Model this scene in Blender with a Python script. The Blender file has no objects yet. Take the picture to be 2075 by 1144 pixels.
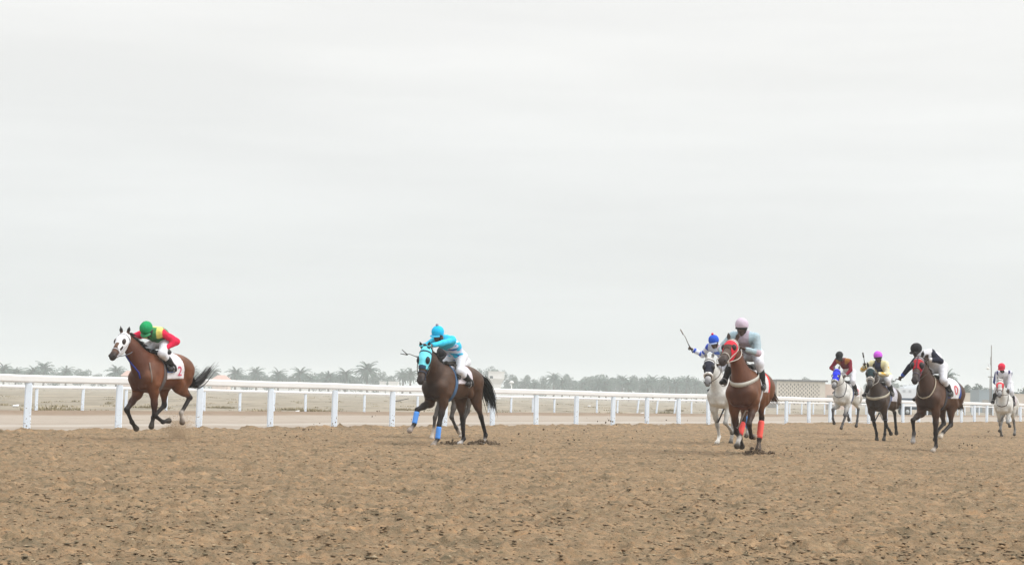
import bpy, math, random
import numpy as np
from mathutils import Vector, Matrix

R = math.radians
scene = bpy.context.scene
COL = scene.collection

# ---------------------------------------------------------------- camera
EYE = 1.02
FPX, WPX = 3387.0, 2075.0
cam_d = bpy.data.cameras.new("camera")
cam_d.sensor_fit = 'HORIZONTAL'
cam_d.sensor_width = 36.0
cam_d.lens = 36.0 * FPX / WPX
cam_d.clip_start = 0.1
cam_d.clip_end = 9000.0
cam = bpy.data.objects.new("camera", cam_d)
COL.objects.link(cam)
_p = math.atan((799.9 - 572.0) / FPX)
_r = math.atan(0.023)
_fw = Vector((0, math.cos(_p), math.sin(_p)))
_u0 = Vector((0, -math.sin(_p), math.cos(_p)))
_r0 = Vector((1, 0, 0))
_rt = _r0 * math.cos(_r) + _u0 * math.sin(_r)
_up = _u0 * math.cos(_r) - _r0 * math.sin(_r)
M = Matrix((_rt, _up, -_fw)).transposed().to_4x4()
M.translation = (0, 0, EYE)
cam.matrix_world = M
scene.camera = cam

# ---------------------------------------------------------------- world and sun
SUN_EL, SUN_AZ = 50.0, 108.0           # azimuth measured clockwise from +Y; veiled sun high to the right
w = bpy.data.worlds.new("World")
scene.world = w
w.use_nodes = True
nt = w.node_tree
nt.nodes.clear()
N = nt.nodes.new
out = N("ShaderNodeOutputWorld"); bg = N("ShaderNodeBackground"); addn = N("ShaderNodeAddShader"); bg2 = N("ShaderNodeBackground")
sky = N("ShaderNodeTexSky"); sky.sky_type = 'NISHITA'; sky.sun_disc = False
sky.sun_elevation = R(SUN_EL); sky.sun_rotation = R(SUN_AZ); sky.dust_density = 4.0; sky.air_density = 1.0
bg.inputs[1].default_value = 0.012     # what little of the clear sky comes through the overcast
nt.links.new(sky.outputs[0], bg.inputs[0])
tc = N("ShaderNodeTexCoord"); sep = N("ShaderNodeSeparateXYZ")
nt.links.new(tc.outputs["Generated"], sep.inputs[0])
ramp = N("ShaderNodeValToRGB")
e = ramp.color_ramp.elements
e[0].position = 0.0; e[0].color = (0.340, 0.358, 0.362, 1)
e[1].position = 1.0; e[1].color = (1.05, 1.035, 1.01, 1)
for pos, c in ((0.06, (0.368, 0.379, 0.378)), (0.12, (0.393, 0.398, 0.393)), (0.20, (0.416, 0.415, 0.404)), (0.26, (0.420, 0.417, 0.407)), (0.5, (0.68, 0.675, 0.66))):
    k = e.new(pos); k.color = (*c, 1)
nt.links.new(sep.outputs[2], ramp.inputs[0])
mp = N("ShaderNodeMapping"); mp.inputs["Scale"].default_value = (1.2, 1.2, 11.0)
mp.inputs["Rotation"].default_value = (0, R(2.0), 0)
nz = N("ShaderNodeTexNoise"); nz.inputs["Scale"].default_value = 2.4; nz.inputs["Detail"].default_value = 6.0; nz.inputs["Roughness"].default_value = 0.55
nt.links.new(tc.outputs["Generated"], mp.inputs[0]); nt.links.new(mp.outputs[0], nz.inputs["Vector"])
mr = N("ShaderNodeMapRange"); mr.inputs[1].default_value = 0.3; mr.inputs[2].default_value = 0.7; mr.inputs[3].default_value = 0.945; mr.inputs[4].default_value = 1.045
nt.links.new(nz.outputs["Fac"], mr.inputs[0])
mul = N("ShaderNodeVectorMath"); mul.operation = 'SCALE'
nt.links.new(ramp.outputs[0], mul.inputs[0]); nt.links.new(mr.outputs[0], mul.inputs["Scale"])
# the overcast is thinner towards the sun (right) and heavier away from it (left); even across the part in view
side = N("ShaderNodeValToRGB"); se = side.color_ramp.elements
se[0].position = 0.10; se[0].color = (0.42, 0.42, 0.42, 1); se[1].position = 0.95; se[1].color = (1.0, 1.0, 1.0, 1)
for pos, v in ((0.33, 0.715), (0.68, 0.735)):
    k = se.new(pos); k.color = (v, v, v, 1)
sx = N("ShaderNodeMapRange"); sx.inputs[1].default_value = -1; sx.inputs[2].default_value = 1
nt.links.new(sep.outputs[0], sx.inputs[0]); nt.links.new(sx.outputs[0], side.inputs[0])
mul2 = N("ShaderNodeVectorMath"); mul2.operation = 'MULTIPLY'
nt.links.new(mul.outputs[0], mul2.inputs[0]); nt.links.new(side.outputs[0], mul2.inputs[1])
mul = mul2
nt.links.new(mul.outputs[0], bg2.inputs[0]); bg2.inputs[1].default_value = 2.12 / 0.725
nt.links.new(bg.outputs[0], addn.inputs[0]); nt.links.new(bg2.outputs[0], addn.inputs[1])
nt.links.new(addn.outputs[0], out.inputs[0])

sun_d = bpy.data.lights.new("sun", 'SUN'); sun_d.energy = 1.5; sun_d.angle = R(18); sun_d.color = (1.0, 0.96, 0.9)
sun = bpy.data.objects.new("sun", sun_d); COL.objects.link(sun)
_az = R(SUN_AZ); _el = R(SUN_EL)
_sd = Vector((math.sin(_az) * math.cos(_el), math.cos(_az) * math.cos(_el), math.sin(_el)))
sun.rotation_euler = _sd.to_track_quat('Z', 'Y').to_euler()
scene.view_settings.view_transform = 'Standard'
scene.view_settings.look = 'None'
scene.view_settings.exposure = 0.0
scene.view_settings.gamma = 1.0
scene.cycles.max_bounces = 5
scene.cycles.diffuse_bounces = 2
scene.cycles.volume_bounces = 1

# ---------------------------------------------------------------- helpers
def s2l(c):
    return tuple(((v / 255.0) / 12.92 if v / 255.0 <= 0.04045 else ((v / 255.0 + 0.055) / 1.055) ** 2.4) for v in c)

def material(name, col=(0.5, 0.5, 0.5), rough=0.7, var=0.0, vscale=8.0, col2=None, bump=0.0, bscale=30.0, attr=False, spec=0.3, sheen=0.0, stretch=None, metal=0.0):
    m = bpy.data.materials.new(name); m.use_nodes = True
    t = m.node_tree; b = t.nodes["Principled BSDF"]
    b.inputs["Roughness"].default_value = rough
    b.inputs["Specular IOR Level"].default_value = spec
    b.inputs["Metallic"].default_value = metal
    if sheen: b.inputs["Sheen Weight"].default_value = sheen
    src = None
    tcn = t.nodes.new("ShaderNodeTexCoord")
    vec = tcn.outputs["Object"]
    if stretch:
        mpn = t.nodes.new("ShaderNodeMapping"); mpn.inputs["Scale"].default_value = stretch
        t.links.new(vec, mpn.inputs[0]); vec = mpn.outputs[0]
    if attr:
        a = t.nodes.new("ShaderNodeAttribute"); a.attribute_name = "Col"; src = a.outputs["Color"]
    if var or col2:
        n = t.nodes.new("ShaderNodeTexNoise"); n.inputs["Scale"].default_value = vscale; n.inputs["Detail"].default_value = 5.0
        n.inputs["Roughness"].default_value = 0.65
        t.links.new(vec, n.inputs["Vector"])
        if col2:
            r_ = t.nodes.new("ShaderNodeMapRange"); r_.inputs[1].default_value = 0.35; r_.inputs[2].default_value = 0.65
            t.links.new(n.outputs["Fac"], r_.inputs[0])
            mx = t.nodes.new("ShaderNodeMix"); mx.data_type = 'RGBA'
            mx.inputs[6].default_value = (*col, 1); mx.inputs[7].default_value = (*col2, 1)
            t.links.new(r_.outputs[0], mx.inputs[0]); src = mx.outputs[2]
        else:
            r_ = t.nodes.new("ShaderNodeMapRange"); r_.inputs[1].default_value = 0.25; r_.inputs[2].default_value = 0.75
            r_.inputs[3].default_value = 1 - var; r_.inputs[4].default_value = 1 + var
            t.links.new(n.outputs["Fac"], r_.inputs[0])
            vm = t.nodes.new("ShaderNodeVectorMath"); vm.operation = 'SCALE'
            if src is None: vm.inputs[0].default_value = col
            else: t.links.new(src, vm.inputs[0])
            t.links.new(r_.outputs[0], vm.inputs["Scale"]); src = vm.outputs[0]
    if src is None: b.inputs["Base Color"].default_value = (*col, 1)
    else: t.links.new(src, b.inputs["Base Color"])
    if bump:
        n2 = t.nodes.new("ShaderNodeTexNoise"); n2.inputs["Scale"].default_value = bscale; n2.inputs["Detail"].default_value = 4.0
        t.links.new(vec, n2.inputs["Vector"])
        bp = t.nodes.new("ShaderNodeBump"); bp.inputs["Strength"].default_value = bump; bp.inputs["Distance"].default_value = 0.02
        t.links.new(n2.outputs["Fac"], bp.inputs["Height"]); t.links.new(bp.outputs[0], b.inputs["Normal"])
    return m

def mesh_data(name, V, F, mat=None, col=None, smooth=True):
    me = bpy.data.meshes.new(name)
    V = np.asarray(V, dtype=np.float32)
    if isinstance(F, np.ndarray):
        nf, k = F.shape
        me.vertices.add(len(V)); me.vertices.foreach_set("co", V.ravel())
        me.loops.add(nf * k); me.loops.foreach_set("vertex_index", F.astype(np.int32).ravel())
        me.polygons.add(nf)
        me.polygons.foreach_set("loop_start", np.arange(0, nf * k, k, dtype=np.int32))
        me.polygons.foreach_set("loop_total", np.full(nf, k, dtype=np.int32))
        me.update(calc_edges=True)
    else:
        me.from_pydata(V.tolist(), [], F)
    me.validate()
    if col is not None:
        a = me.color_attributes.new("Col", 'FLOAT_COLOR', 'POINT')
        c = np.ones((len(V), 4), dtype=np.float32); c[:, :3] = col
        a.data.foreach_set("color", c.ravel())
    if smooth: me.polygons.foreach_set("use_smooth", np.ones(len(me.polygons), dtype=bool))
    if mat: me.materials.append(mat)
    return me

def obj(name, V, F, mat, parent=None, col=None, smooth=True, label=None):
    o = bpy.data.objects.new(name, mesh_data(name, V, F, mat, col, smooth))
    COL.objects.link(o)
    if parent: o.parent = parent
    if label: o["label"] = label
    return o

def link(name, me, parent=None):
    o = bpy.data.objects.new(name, me); COL.objects.link(o)
    if parent: o.parent = parent
    return o

def tag(o, label=None, cat=None, group=None, kind=None):
    if label: o["label"] = label
    if cat: o["category"] = cat
    if group: o["group"] = group
    if kind: o["kind"] = kind
    return o

def empty(name, loc=(0, 0, 0), rot=(0, 0, 0)):
    o = bpy.data.objects.new(name, None); COL.objects.link(o)
    o.location = loc; o.rotation_euler = rot; o.empty_display_size = 0.2
    return o

class MB:
    """collects simple shapes for one mesh"""
    def __init__(s): s.V = []; s.F = []; s.C = []
    def add(s, V, F, c=None):
        n = len(s.V); s.V += [tuple(v) for v in V]; s.F += [tuple(int(i) + n for i in f) for f in F]
        s.C += [c or (0.5, 0.5, 0.5)] * len(V)
    def box(s, a, b, c=None):
        (x0, y0, z0), (x1, y1, z1) = a, b
        s.add([(x0, y0, z0), (x1, y0, z0), (x1, y1, z0), (x0, y1, z0), (x0, y0, z1), (x1, y0, z1), (x1, y1, z1), (x0, y1, z1)],
              [(0, 3, 2, 1), (4, 5, 6, 7), (0, 1, 5, 4), (1, 2, 6, 5), (2, 3, 7, 6), (3, 0, 4, 7)], c)
    def obox(s, cen, ax, half, c=None):
        cen = np.array(cen, float); ax = [np.array(a, float) for a in ax]
        V = []
        for k in ((-1, -1, -1), (1, -1, -1), (1, 1, -1), (-1, 1, -1), (-1, -1, 1), (1, -1, 1), (1, 1, 1), (-1, 1, 1)):
            V.append(cen + sum(ax[i] * half[i] * k[i] for i in range(3)))
        s.add(V, [(0, 3, 2, 1), (4, 5, 6, 7), (0, 1, 5, 4), (1, 2, 6, 5), (2, 3, 7, 6), (3, 0, 4, 7)], c)
    def tube(s, P, rad, n=6, c=None, caps=True, flat=None):
        P = [np.array(p, float) for p in P]
        if not hasattr(rad, '__len__'): rad = [rad] * len(P)
        V = []; F = []
        ref = np.array((0, 0, 1.0))
        d0 = P[-1] - P[0]
        if abs(d0[2]) > 0.9 * np.linalg.norm(d0): ref = np.array((1.0, 0, 0))
        for i, p in enumerate(P):
            d = P[min(i + 1, len(P) - 1)] - P[max(i - 1, 0)]
            d = d / (np.linalg.norm(d) + 1e-9)
            u = np.cross(d, ref); u /= (np.linalg.norm(u) + 1e-9); v = np.cross(u, d)
            for k in range(n):
                a = 2 * math.pi * k / n
                V.append(p + rad[i] * (math.cos(a) * u + math.sin(a) * v * (flat or 1.0)))
        for i in range(len(P) - 1):
            for k in range(n):
                F.append((i * n + k, i * n + (k + 1) % n, (i + 1) * n + (k + 1) % n, (i + 1) * n + k))
        if caps:
            F.append(tuple(range(n - 1, -1, -1))); F.append(tuple((len(P) - 1) * n + k for k in range(n)))
        s.add(V, F, c)
    def ball(s, cen, rad, c=None, nu=10, nv=7, rot=None):
        cen = np.array(cen, float)
        if not hasattr(rad, '__len__'): rad = (rad,) * 3
        V = []; F = []
        for j in range(nv + 1):
            t = math.pi * j / nv
            for i in range(nu):
                a = 2 * math.pi * i / nu
                q = np.array((rad[0] * math.sin(t) * math.cos(a), rad[1] * math.sin(t) * math.sin(a), rad[2] * math.cos(t)))
                if rot is not None: q = rot @ q
                V.append(cen + q)
        for j in range(nv):
            for i in range(nu):
                F.append((j * nu + i, (j + 1) * nu + i, (j + 1) * nu + (i + 1) % nu, j * nu + (i + 1) % nu))
        s.add(V, F, c)
    def build(s, name, mat, parent=None, smooth=True, label=None, col=False):
        return obj(name, np.array(s.V), s.F, mat, parent, np.array(s.C) if col else None, smooth, label)

# value noise -----------------------------------------------------------------
def _hash(ix, iy, seed):
    h = (ix.astype(np.int64) * 374761393 + iy.astype(np.int64) * 668265263 + seed * 982451653) & 0xFFFFFFFF
    h = ((h ^ (h >> 13)) * 1274126177) & 0xFFFFFFFF
    h = (h ^ (h >> 16)) & 0xFFFFFFFF
    return h / 4294967295.0
def vnoise(x, y, seed=0):
    ix = np.floor(x); iy = np.floor(y); fx = x - ix; fy = y - iy
    fx = fx * fx * (3 - 2 * fx); fy = fy * fy * (3 - 2 * fy)
    a = _hash(ix, iy, seed); b = _hash(ix + 1, iy, seed); c = _hash(ix, iy + 1, seed); d = _hash(ix + 1, iy + 1, seed)
    return (a * (1 - fx) + b * fx) * (1 - fy) + (c * (1 - fx) + d * fx) * fy - 0.5
def fbm(x, y, seed=0, oct=4, gain=0.5):
    r = 0; a = 1.0
    for i in range(oct):
        r = r + a * vnoise(x * 2 ** i + 17.3 * i, y * 2 ** i - 9.1 * i, seed + i); a *= gain
    return r

# signed distance modelling ----------------------------------------------------
class Prim:
    __slots__ = ("a", "b", "ra", "rb", "w", "sy", "ca", "cb", "k")
    def __init__(s, a, b, ra, rb=None, w=None, sy=1.0, c=(0.5, 0.5, 0.5), c2=None, k=0.05):
        s.a = np.array(a, float); s.b = np.array(b, float); s.ra = ra; s.rb = ra if rb is None else rb
        s.w = None if w is None else np.array(w, float) / np.linalg.norm(w); s.sy = sy
        s.ca = np.array(c, float); s.cb = np.array(c2 if c2 is not None else c, float); s.k = k
    def ev(s, p, want_t=False):
        ab = s.b - s.a; L = float(ab @ ab)
        pa = p - s.a
        t = np.clip((pa @ ab) / L, 0, 1) if L > 1e-12 else np.zeros(p.shape[:-1])
        q = pa - t[..., None] * ab
        if s.w is not None:
            q = q + (q @ s.w)[..., None] * s.w * (1.0 / s.sy - 1.0)
        d = np.sqrt((q * q).sum(-1)) - (s.ra + (s.rb - s.ra) * t)
        if s.w is not None: d = d * (0.5 + 0.5 * s.sy)
        return (d, t) if want_t else d
    def bounds(s):
        m = max(s.ra, s.rb)
        return np.minimum(s.a, s.b) - m, np.maximum(s.a, s.b) + m
    def grown(s, g):
        q = Prim(s.a, s.b, s.ra + g, s.rb + g, s.w, s.sy, s.ca, s.cb, s.k); return q

def sdf(prims, p):
    f = None
    for q in prims:
        d = q.ev(p)
        if f is None: f = d
        else:
            h = np.clip(0.5 + 0.5 * (f - d) / q.k, 0, 1)
            f = f + (d - f) * h - q.k * h * (1 - h)
    return f

def grid_eval(prims, lo, hi, h):
    n = np.ceil((hi - lo) / h).astype(int) + 1
    f = np.full(n, 1.0)
    ax = [lo[i] + h * np.arange(n[i]) for i in range(3)]
    for q in prims:
        a, b = q.bounds(); pad = q.k + 2.5 * h
        i0 = np.maximum(np.floor((a - pad - lo) / h).astype(int), 0); i1 = np.minimum(np.ceil((b + pad - lo) / h).astype(int) + 1, n)
        if (i1 <= i0).any(): continue
        sl = tuple(slice(i0[i], i1[i]) for i in range(3))
        p = np.stack(np.meshgrid(*[ax[i][sl[i]] for i in range(3)], indexing='ij'), -1)
        d = q.ev(p); g = f[sl]
        hh = np.clip(0.5 + 0.5 * (g - d) / q.k, 0, 1)
        f[sl] = g + (d - g) * hh - q.k * hh * (1 - hh)
    return f, ax

def surface_net(f, ax, h):
    lo = np.array([a[0] for a in ax])
    ins = f < 0
    c = [ins[dx:ins.shape[0] - 1 + dx, dy:ins.shape[1] - 1 + dy, dz:ins.shape[2] - 1 + dz] for dx in (0, 1) for dy in (0, 1) for dz in (0, 1)]
    cnt = sum(x.astype(np.int8) for x in c)
    act = (cnt > 0) & (cnt < 8)
    idx = np.full(act.shape, -1, dtype=np.int64)
    cells = np.argwhere(act)
    idx[act] = np.arange(len(cells))
    acc = np.zeros((len(cells), 3)); num = np.zeros(len(cells))
    corners = [(dx, dy, dz) for dx in (0, 1) for dy in (0, 1) for dz in (0, 1)]
    fv = {k: f[cells[:, 0] + k[0], cells[:, 1] + k[1], cells[:, 2] + k[2]] for k in corners}
    for k in corners:
        for axis in range(3):
            if k[axis] == 0:
                k2 = list(k); k2[axis] = 1; k2 = tuple(k2)
                a, b = fv[k], fv[k2]
                m = (a < 0) != (b < 0)
                t = np.where(m, a / np.where(m, a - b, 1), 0)
                p = np.array(k, float)[None].repeat(len(cells), 0); p[:, axis] = t
                acc[m] += p[m]; num[m] += 1
    V = lo + h * (cells + acc / num[:, None])
    Fs = []
    for axis in range(3):
        sl0 = [slice(None)] * 3; sl1 = [slice(None)] * 3
        sl0[axis] = slice(0, -1); sl1[axis] = slice(1, None)
        a = ins[tuple(sl0)]; b = ins[tuple(sl1)]
        ch = np.argwhere(a != b)
        o = [i for i in range(3) if i != axis]
        ok = (ch[:, o[0]] > 0) & (ch[:, o[1]] > 0) & (ch[:, o[0]] < ins.shape[o[0]] - 1) & (ch[:, o[1]] < ins.shape[o[1]] - 1)
        ch = ch[ok]
        if not len(ch): continue
        def cell(d0, d1):
            q = ch.copy(); q[:, o[0]] += d0; q[:, o[1]] += d1
            return idx[q[:, 0], q[:, 1], q[:, 2]]
        quad = np.stack([cell(-1, -1), cell(0, -1), cell(0, 0), cell(-1, 0)], 1)
        flip = a[ch[:, 0], ch[:, 1], ch[:, 2]]
        if axis == 1: flip = ~flip
        quad[~flip] = quad[~flip][:, ::-1]
        Fs.append(quad)
    return V, np.concatenate(Fs)

def prim_colors(prims, V, tau=0.014):
    W = np.zeros(len(V)); Cc = np.zeros((len(V), 3))
    for q in prims:
        d, t = q.ev(V, True)
        wgt = np.exp(-np.clip(d, -0.05, 0.3) / tau)
        W += wgt; Cc += wgt[:, None] * (q.ca + (q.cb - q.ca) * t[:, None])
    return Cc / W[:, None]

def sdf_mesh(prims, h=0.016, grow=0.0, clip=None, relax=2):
    P = [q.grown(grow) for q in prims] if grow else prims
    B = [q.bounds() for q in P]
    lo = np.min([b[0] for b in B], 0) - 4 * h; hi = np.max([b[1] for b in B], 0) + 4 * h
    f, ax = grid_eval(P, lo, hi, h)
    if clip is not None:
        p = np.stack(np.meshgrid(*ax, indexing='ij'), -1)
        f = np.maximum(f, clip(p))
    V, F = surface_net(f, ax, h)
    for _ in range(relax):       # light Laplacian relaxation
        acc = np.zeros_like(V); n = np.zeros(len(V))
        for a, b in ((0, 1), (1, 2), (2, 3), (3, 0)):
            np.add.at(acc, F[:, a], V[F[:, b]]); np.add.at(acc, F[:, b], V[F[:, a]])
            np.add.at(n, F[:, a], 1); np.add.at(n, F[:, b], 1)
        V = 0.5 * V + 0.5 * acc / n[:, None]
    return V, F

# ================================================================ TERRAIN
NEAR = np.array([(-40, -15.5), (-30, 1.8), (-20, 19.0), (-10.24, 35.6), (-4.8, 45.2), (0.62, 54.4), (6.0, 63.6), (11.5, 72.7), (17.8, 83.3), (24.5, 94.6), (34, 110.6), (46, 130.8), (80, 188.0), (200, 390.0)])
FAR = np.array([(-60, -20.7), (-30, 34.2), (-16.5, 58.7), (-7.6, 75.1), (1.45, 91.5), (11.6, 106.0), (26.0, 129.5), (42.6, 157.0), (90, 232.0), (200, 405.0)])
def near_in(x, y):   # >0 inside the dirt track (perpendicular metres)
    return (np.interp(x, NEAR[:, 0], NEAR[:, 1]) - y) * 0.52
def far_out(x, y):   # >0 beyond the far rail
    return (y - np.interp(x, FAR[:, 0], FAR[:, 1])) * 0.50

def track_z(x, y):
    amp = 1.0
    n = 0.010 * fbm(x * 0.9, y * 0.7, 3, 2) + 0.016 * fbm(x * 3.6, y * 3.2, 11, 2) + 0.030 * fbm(x * 10.5, y * 9.5, 21, 3)
    clod = np.clip(fbm(x * 7.0, y * 6.6, 41, 3) - 0.22, 0, 1) * 0.11 + np.clip(fbm(x * 14.0, y * 13.0, 47, 2) - 0.15, 0, 1) * 0.07
    pits = -np.clip(fbm(x * 2.8, y * 2.5, 55, 2) - 0.27, 0, 1) * 0.12
    return (n + clod + pits) * amp

def grid_faces(nr, nc):
    i = np.arange(nr - 1)[:, None] * nc + np.arange(nc - 1)[None, :]
    return np.stack([i, i + 1, i + nc + 1, i + nc], -1).reshape(-1, 4)

# racetrack: churned brown dirt
dirt = bpy.data.materials.new("churned_dirt"); dirt.use_nodes = True
t = dirt.node_tree; b = t.nodes["Principled BSDF"]; b.inputs["Roughness"].default_value = 0.95; b.inputs["Specular IOR Level"].default_value = 0.1
tcn = t.nodes.new("ShaderNodeTexCoord")
def tex(scale, detail, rough, stretch=None):
    n = t.nodes.new("ShaderNodeTexNoise"); n.inputs["Scale"].default_value = scale; n.inputs["Detail"].default_value = detail; n.inputs["Roughness"].default_value = rough
    if stretch:
        mm = t.nodes.new("ShaderNodeMapping"); mm.inputs["Scale"].default_value = stretch
        t.links.new(tcn.outputs["Object"], mm.inputs[0]); t.links.new(mm.outputs[0], n.inputs["Vector"])
    else: t.links.new(tcn.outputs["Object"], n.inputs["Vector"])
    return n
def cramp(src, stops):
    rp = t.nodes.new("ShaderNodeValToRGB"); el = rp.color_ramp.elements
    el[0].position, el[0].color = stops[0][0], (*stops[0][1], 1); el[1].position, el[1].color = stops[-1][0], (*stops[-1][1], 1)
    for p_, c_ in stops[1:-1]:
        k_ = el.new(p_); k_.color = (*c_, 1)
    t.links.new(src, rp.inputs[0]); return rp
n1 = tex(5.5, 8, 0.80)
r1 = cramp(n1.outputs["Fac"], [(0.27, (0.080, 0.062, 0.042)), (0.40, (0.198, 0.147, 0.096)), (0.55, (0.268, 0.196, 0.128)), (0.72, (0.345, 0.265, 0.182))])
n2 = tex(1.7, 7, 0.78)
r2 = cramp(n2.outputs["Fac"], [(0.30, (0.42, 0.47, 0.47)), (0.44, (0.88, 0.90, 0.90)), (0.56, (1.04, 1.02, 1.0)), (0.72, (1.22, 1.14, 1.06))])
n3 = tex(12.0, 6, 0.8)
r3 = cramp(n3.outputs["Fac"], [(0.28, (0.30, 0.36, 0.34)), (0.42, (0.90, 0.93, 0.92)), (0.58, (1.10, 1.03, 0.96)), (0.74, (1.50, 1.22, 0.95))])
mpf = t.nodes.new("ShaderNodeMapping"); mpf.inputs["Rotation"].default_value = (0, 0, R(-58)); mpf.inputs["Scale"].default_value = (0.12, 2.2, 1)
t.links.new(tcn.outputs["Object"], mpf.inputs[0])
n4 = t.nodes.new("ShaderNodeTexNoise"); n4.inputs["Scale"].default_value = 1.4; n4.inputs["Detail"].default_value = 5; n4.inputs["Roughness"].default_value = 0.7
t.links.new(mpf.outputs[0], n4.inputs["Vector"])
r4_ = cramp(n4.outputs["Fac"], [(0.30, (0.74, 0.76, 0.77)), (0.5, (1.0, 1.0, 1.0)), (0.70, (1.16, 1.12, 1.06))])
mm0 = t.nodes.new("ShaderNodeVectorMath"); mm0.operation = 'MULTIPLY'; t.links.new(r4_.outputs[0], mm0.inputs[0]); t.links.new(r2.outputs[0], mm0.inputs[1])
mm1 = t.nodes.new("ShaderNodeVectorMath"); mm1.operation = 'MULTIPLY'; mm2 = t.nodes.new("ShaderNodeVectorMath"); mm2.operation = 'MULTIPLY'
t.links.new(r1.outputs[0], mm1.inputs[0]); t.links.new(mm0.outputs[0], mm1.inputs[1])
t.links.new(mm1.outputs[0], mm2.inputs[0]); t.links.new(r3.outputs[0], mm2.inputs[1])
t.links.new(mm2.outputs[0], b.inputs["Base Color"])
bp = t.nodes.new("ShaderNodeBump"); bp.inputs["Strength"].default_value = 0.9; bp.inputs["Distance"].default_value = 0.03
nb = tex(22.0, 5, 0.7); t.links.new(nb.outputs["Fac"], bp.inputs["Height"]); t.links.new(bp.outputs[0], b.inputs["Normal"])

Ys = 6.0 * np.exp(np.linspace(0, math.log(26.0), 1300))
Ts = np.linspace(-0.50, 0.50, 720)
X = (Ys[:, None] + 4) * Ts[None, :]; Y = Ys[:, None].repeat(len(Ts), 1)
din = near_in(X, Y) + 0.30 * fbm(X * 1.6, Y * 1.2, 77, 4)
Z = track_z(X, Y)
Z += 0.05 * np.exp(-((din - 0.25) / 0.35) ** 2) * (1 + 2.0 * fbm(X * 4.0, Y * 3.0, 78, 3))
Z = np.where(din < 0, np.minimum(Z, 0.05) - np.clip(-din * 0.9, 0, 0.6), Z)
V = np.stack([X, Y, Z], -1).reshape(-1, 3)
F = grid_faces(*X.shape)
keep = (din.reshape(-1)[F] > -0.5).any(1)
used = np.unique(F[keep]); remap = np.full(len(V), -1); remap[used] = np.arange(len(used))
tag(obj("racetrack", V[used], remap[F[keep]], dirt), kind='structure')

# ground beyond: sandy scrubland out to the horizon, one sheet
gm = bpy.data.materials.new("scrub_ground"); gm.use_nodes = True
t = gm.node_tree; b = t.nodes["Principled BSDF"]; b.inputs["Roughness"].default_value = 0.95; b.inputs["Specular IOR Level"].default_value = 0.1
tcn = t.nodes.new("ShaderNodeTexCoord")
n1 = tex(0.20, 8, 0.76, (1, 0.13, 1))
r1 = cramp(n1.outputs["Fac"], [(0.28, (0.150, 0.140, 0.098)), (0.42, (0.225, 0.200, 0.163)), (0.56, (0.300, 0.264, 0.218)), (0.72, (0.360, 0.300, 0.222))])
n3 = tex(1.1, 6, 0.78, (1, 0.10, 1))
r3 = cramp(n3.outputs["Fac"], [(0.30, (0.45, 0.48, 0.42)), (0.43, (0.92, 0.93, 0.90)), (0.58, (1.05, 1.04, 1.0)), (0.74, (1.28, 1.2, 1.08))])
mm1 = t.nodes.new("ShaderNodeVectorMath"); mm1.operation = 'MULTIPLY'
t.links.new(r1.outputs[0], mm1.inputs[0]); t.links.new(r3.outputs[0], mm1.inputs[1]); t.links.new(mm1.outputs[0], b.inputs["Base Color"])
Ys = np.concatenate([np.linspace(-25, 20, 12), 20 * np.exp(np.linspace(0.02, math.log(120.0), 420))])
Ts = np.concatenate([np.linspace(-1, -0.52, 10), np.linspace(-0.5, 0.5, 240), np.linspace(0.52, 1, 10)])
X = (np.abs(Ys[:, None]) + 20) * Ts[None, :]; Y = Ys[:, None].repeat(len(Ts), 1)
fo = far_out(X, Y)
Zg = -0.03 + 0.02 * fbm(X * 0.7, Y * 0.5, 5, 3)
Zg += np.where(fo > 0, 0.10 * fbm(X * 0.25, Y * 0.15, 6, 4) * np.exp(-Y / 400), 0)
Zg += 0.10 * np.exp(-((fo + 0.2) / 0.6) ** 2)
Zg -= np.clip((near_in(X, Y) - 0.2) * 0.6, 0, 0.35)
V = np.stack([X, Y, Zg], -1).reshape(-1, 3)
tag(obj("ground", V, grid_faces(*X.shape), gm), kind='structure')

# sand path between the two rails
pm = bpy.data.materials.new("pale_sand"); pm.use_nodes = True
t = pm.node_tree; b = t.nodes["Principled BSDF"]; b.inputs["Roughness"].default_value = 0.95; b.inputs["Specular IOR Level"].default_value = 0.1
tcn = t.nodes.new("ShaderNodeTexCoord")
a = t.nodes.new("ShaderNodeAttribute"); a.attribute_name = "Col"
n3 = tex(1.6, 6, 0.75, (1, 0.5, 1))
r3 = cramp(n3.outputs["Fac"], [(0.28, (0.72, 0.70, 0.66)), (0.42, (0.97, 0.97, 0.96)), (0.6, (1.03, 1.02, 1.01)), (0.78, (1.10, 1.08, 1.06))])
mm1 = t.nodes.new("ShaderNodeVectorMath"); mm1.operation = 'MULTIPLY'
t.links.new(a.outputs["Color"], mm1.inputs[0]); t.links.new(r3.outputs[0], mm1.inputs[1]); t.links.new(mm1.outputs[0], b.inputs["Base Color"])
xs = np.concatenate([np.linspace(-34, 60, 700), np.linspace(60.5, 180, 120)])
us = np.linspace(0, 1, 46)
yn = np.interp(xs, NEAR[:, 0], NEAR[:, 1]) - 0.4
yf = np.interp(xs, FAR[:, 0], FAR[:, 1]) + 1.0
X = xs[:, None].repeat(len(us), 1); Y = yn[:, None] + (yf - yn)[:, None] * us[None, :]
U = us[None, :] + 0.05 * fbm(X * 0.4, Y * 0.3, 91, 4)
pale = np.array((0.335, 0.292, 0.250)); light = np.array((0.41, 0.385, 0.355)); rut = np.array((0.25, 0.215, 0.18)); brown = np.array((0.215, 0.158, 0.112))
def mixc(c, c2, k): return c * (1 - k[..., None]) + c2 * k[..., None]
Cc = np.broadcast_to(pale, X.shape + (3,)).copy()
Cc = mixc(Cc, rut, np.exp(-((U - 0.14) / 0.03) ** 2) * 0.6)
Cc = mixc(Cc, light, np.exp(-((U - 0.26) / 0.035) ** 2) * 0.8)
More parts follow.
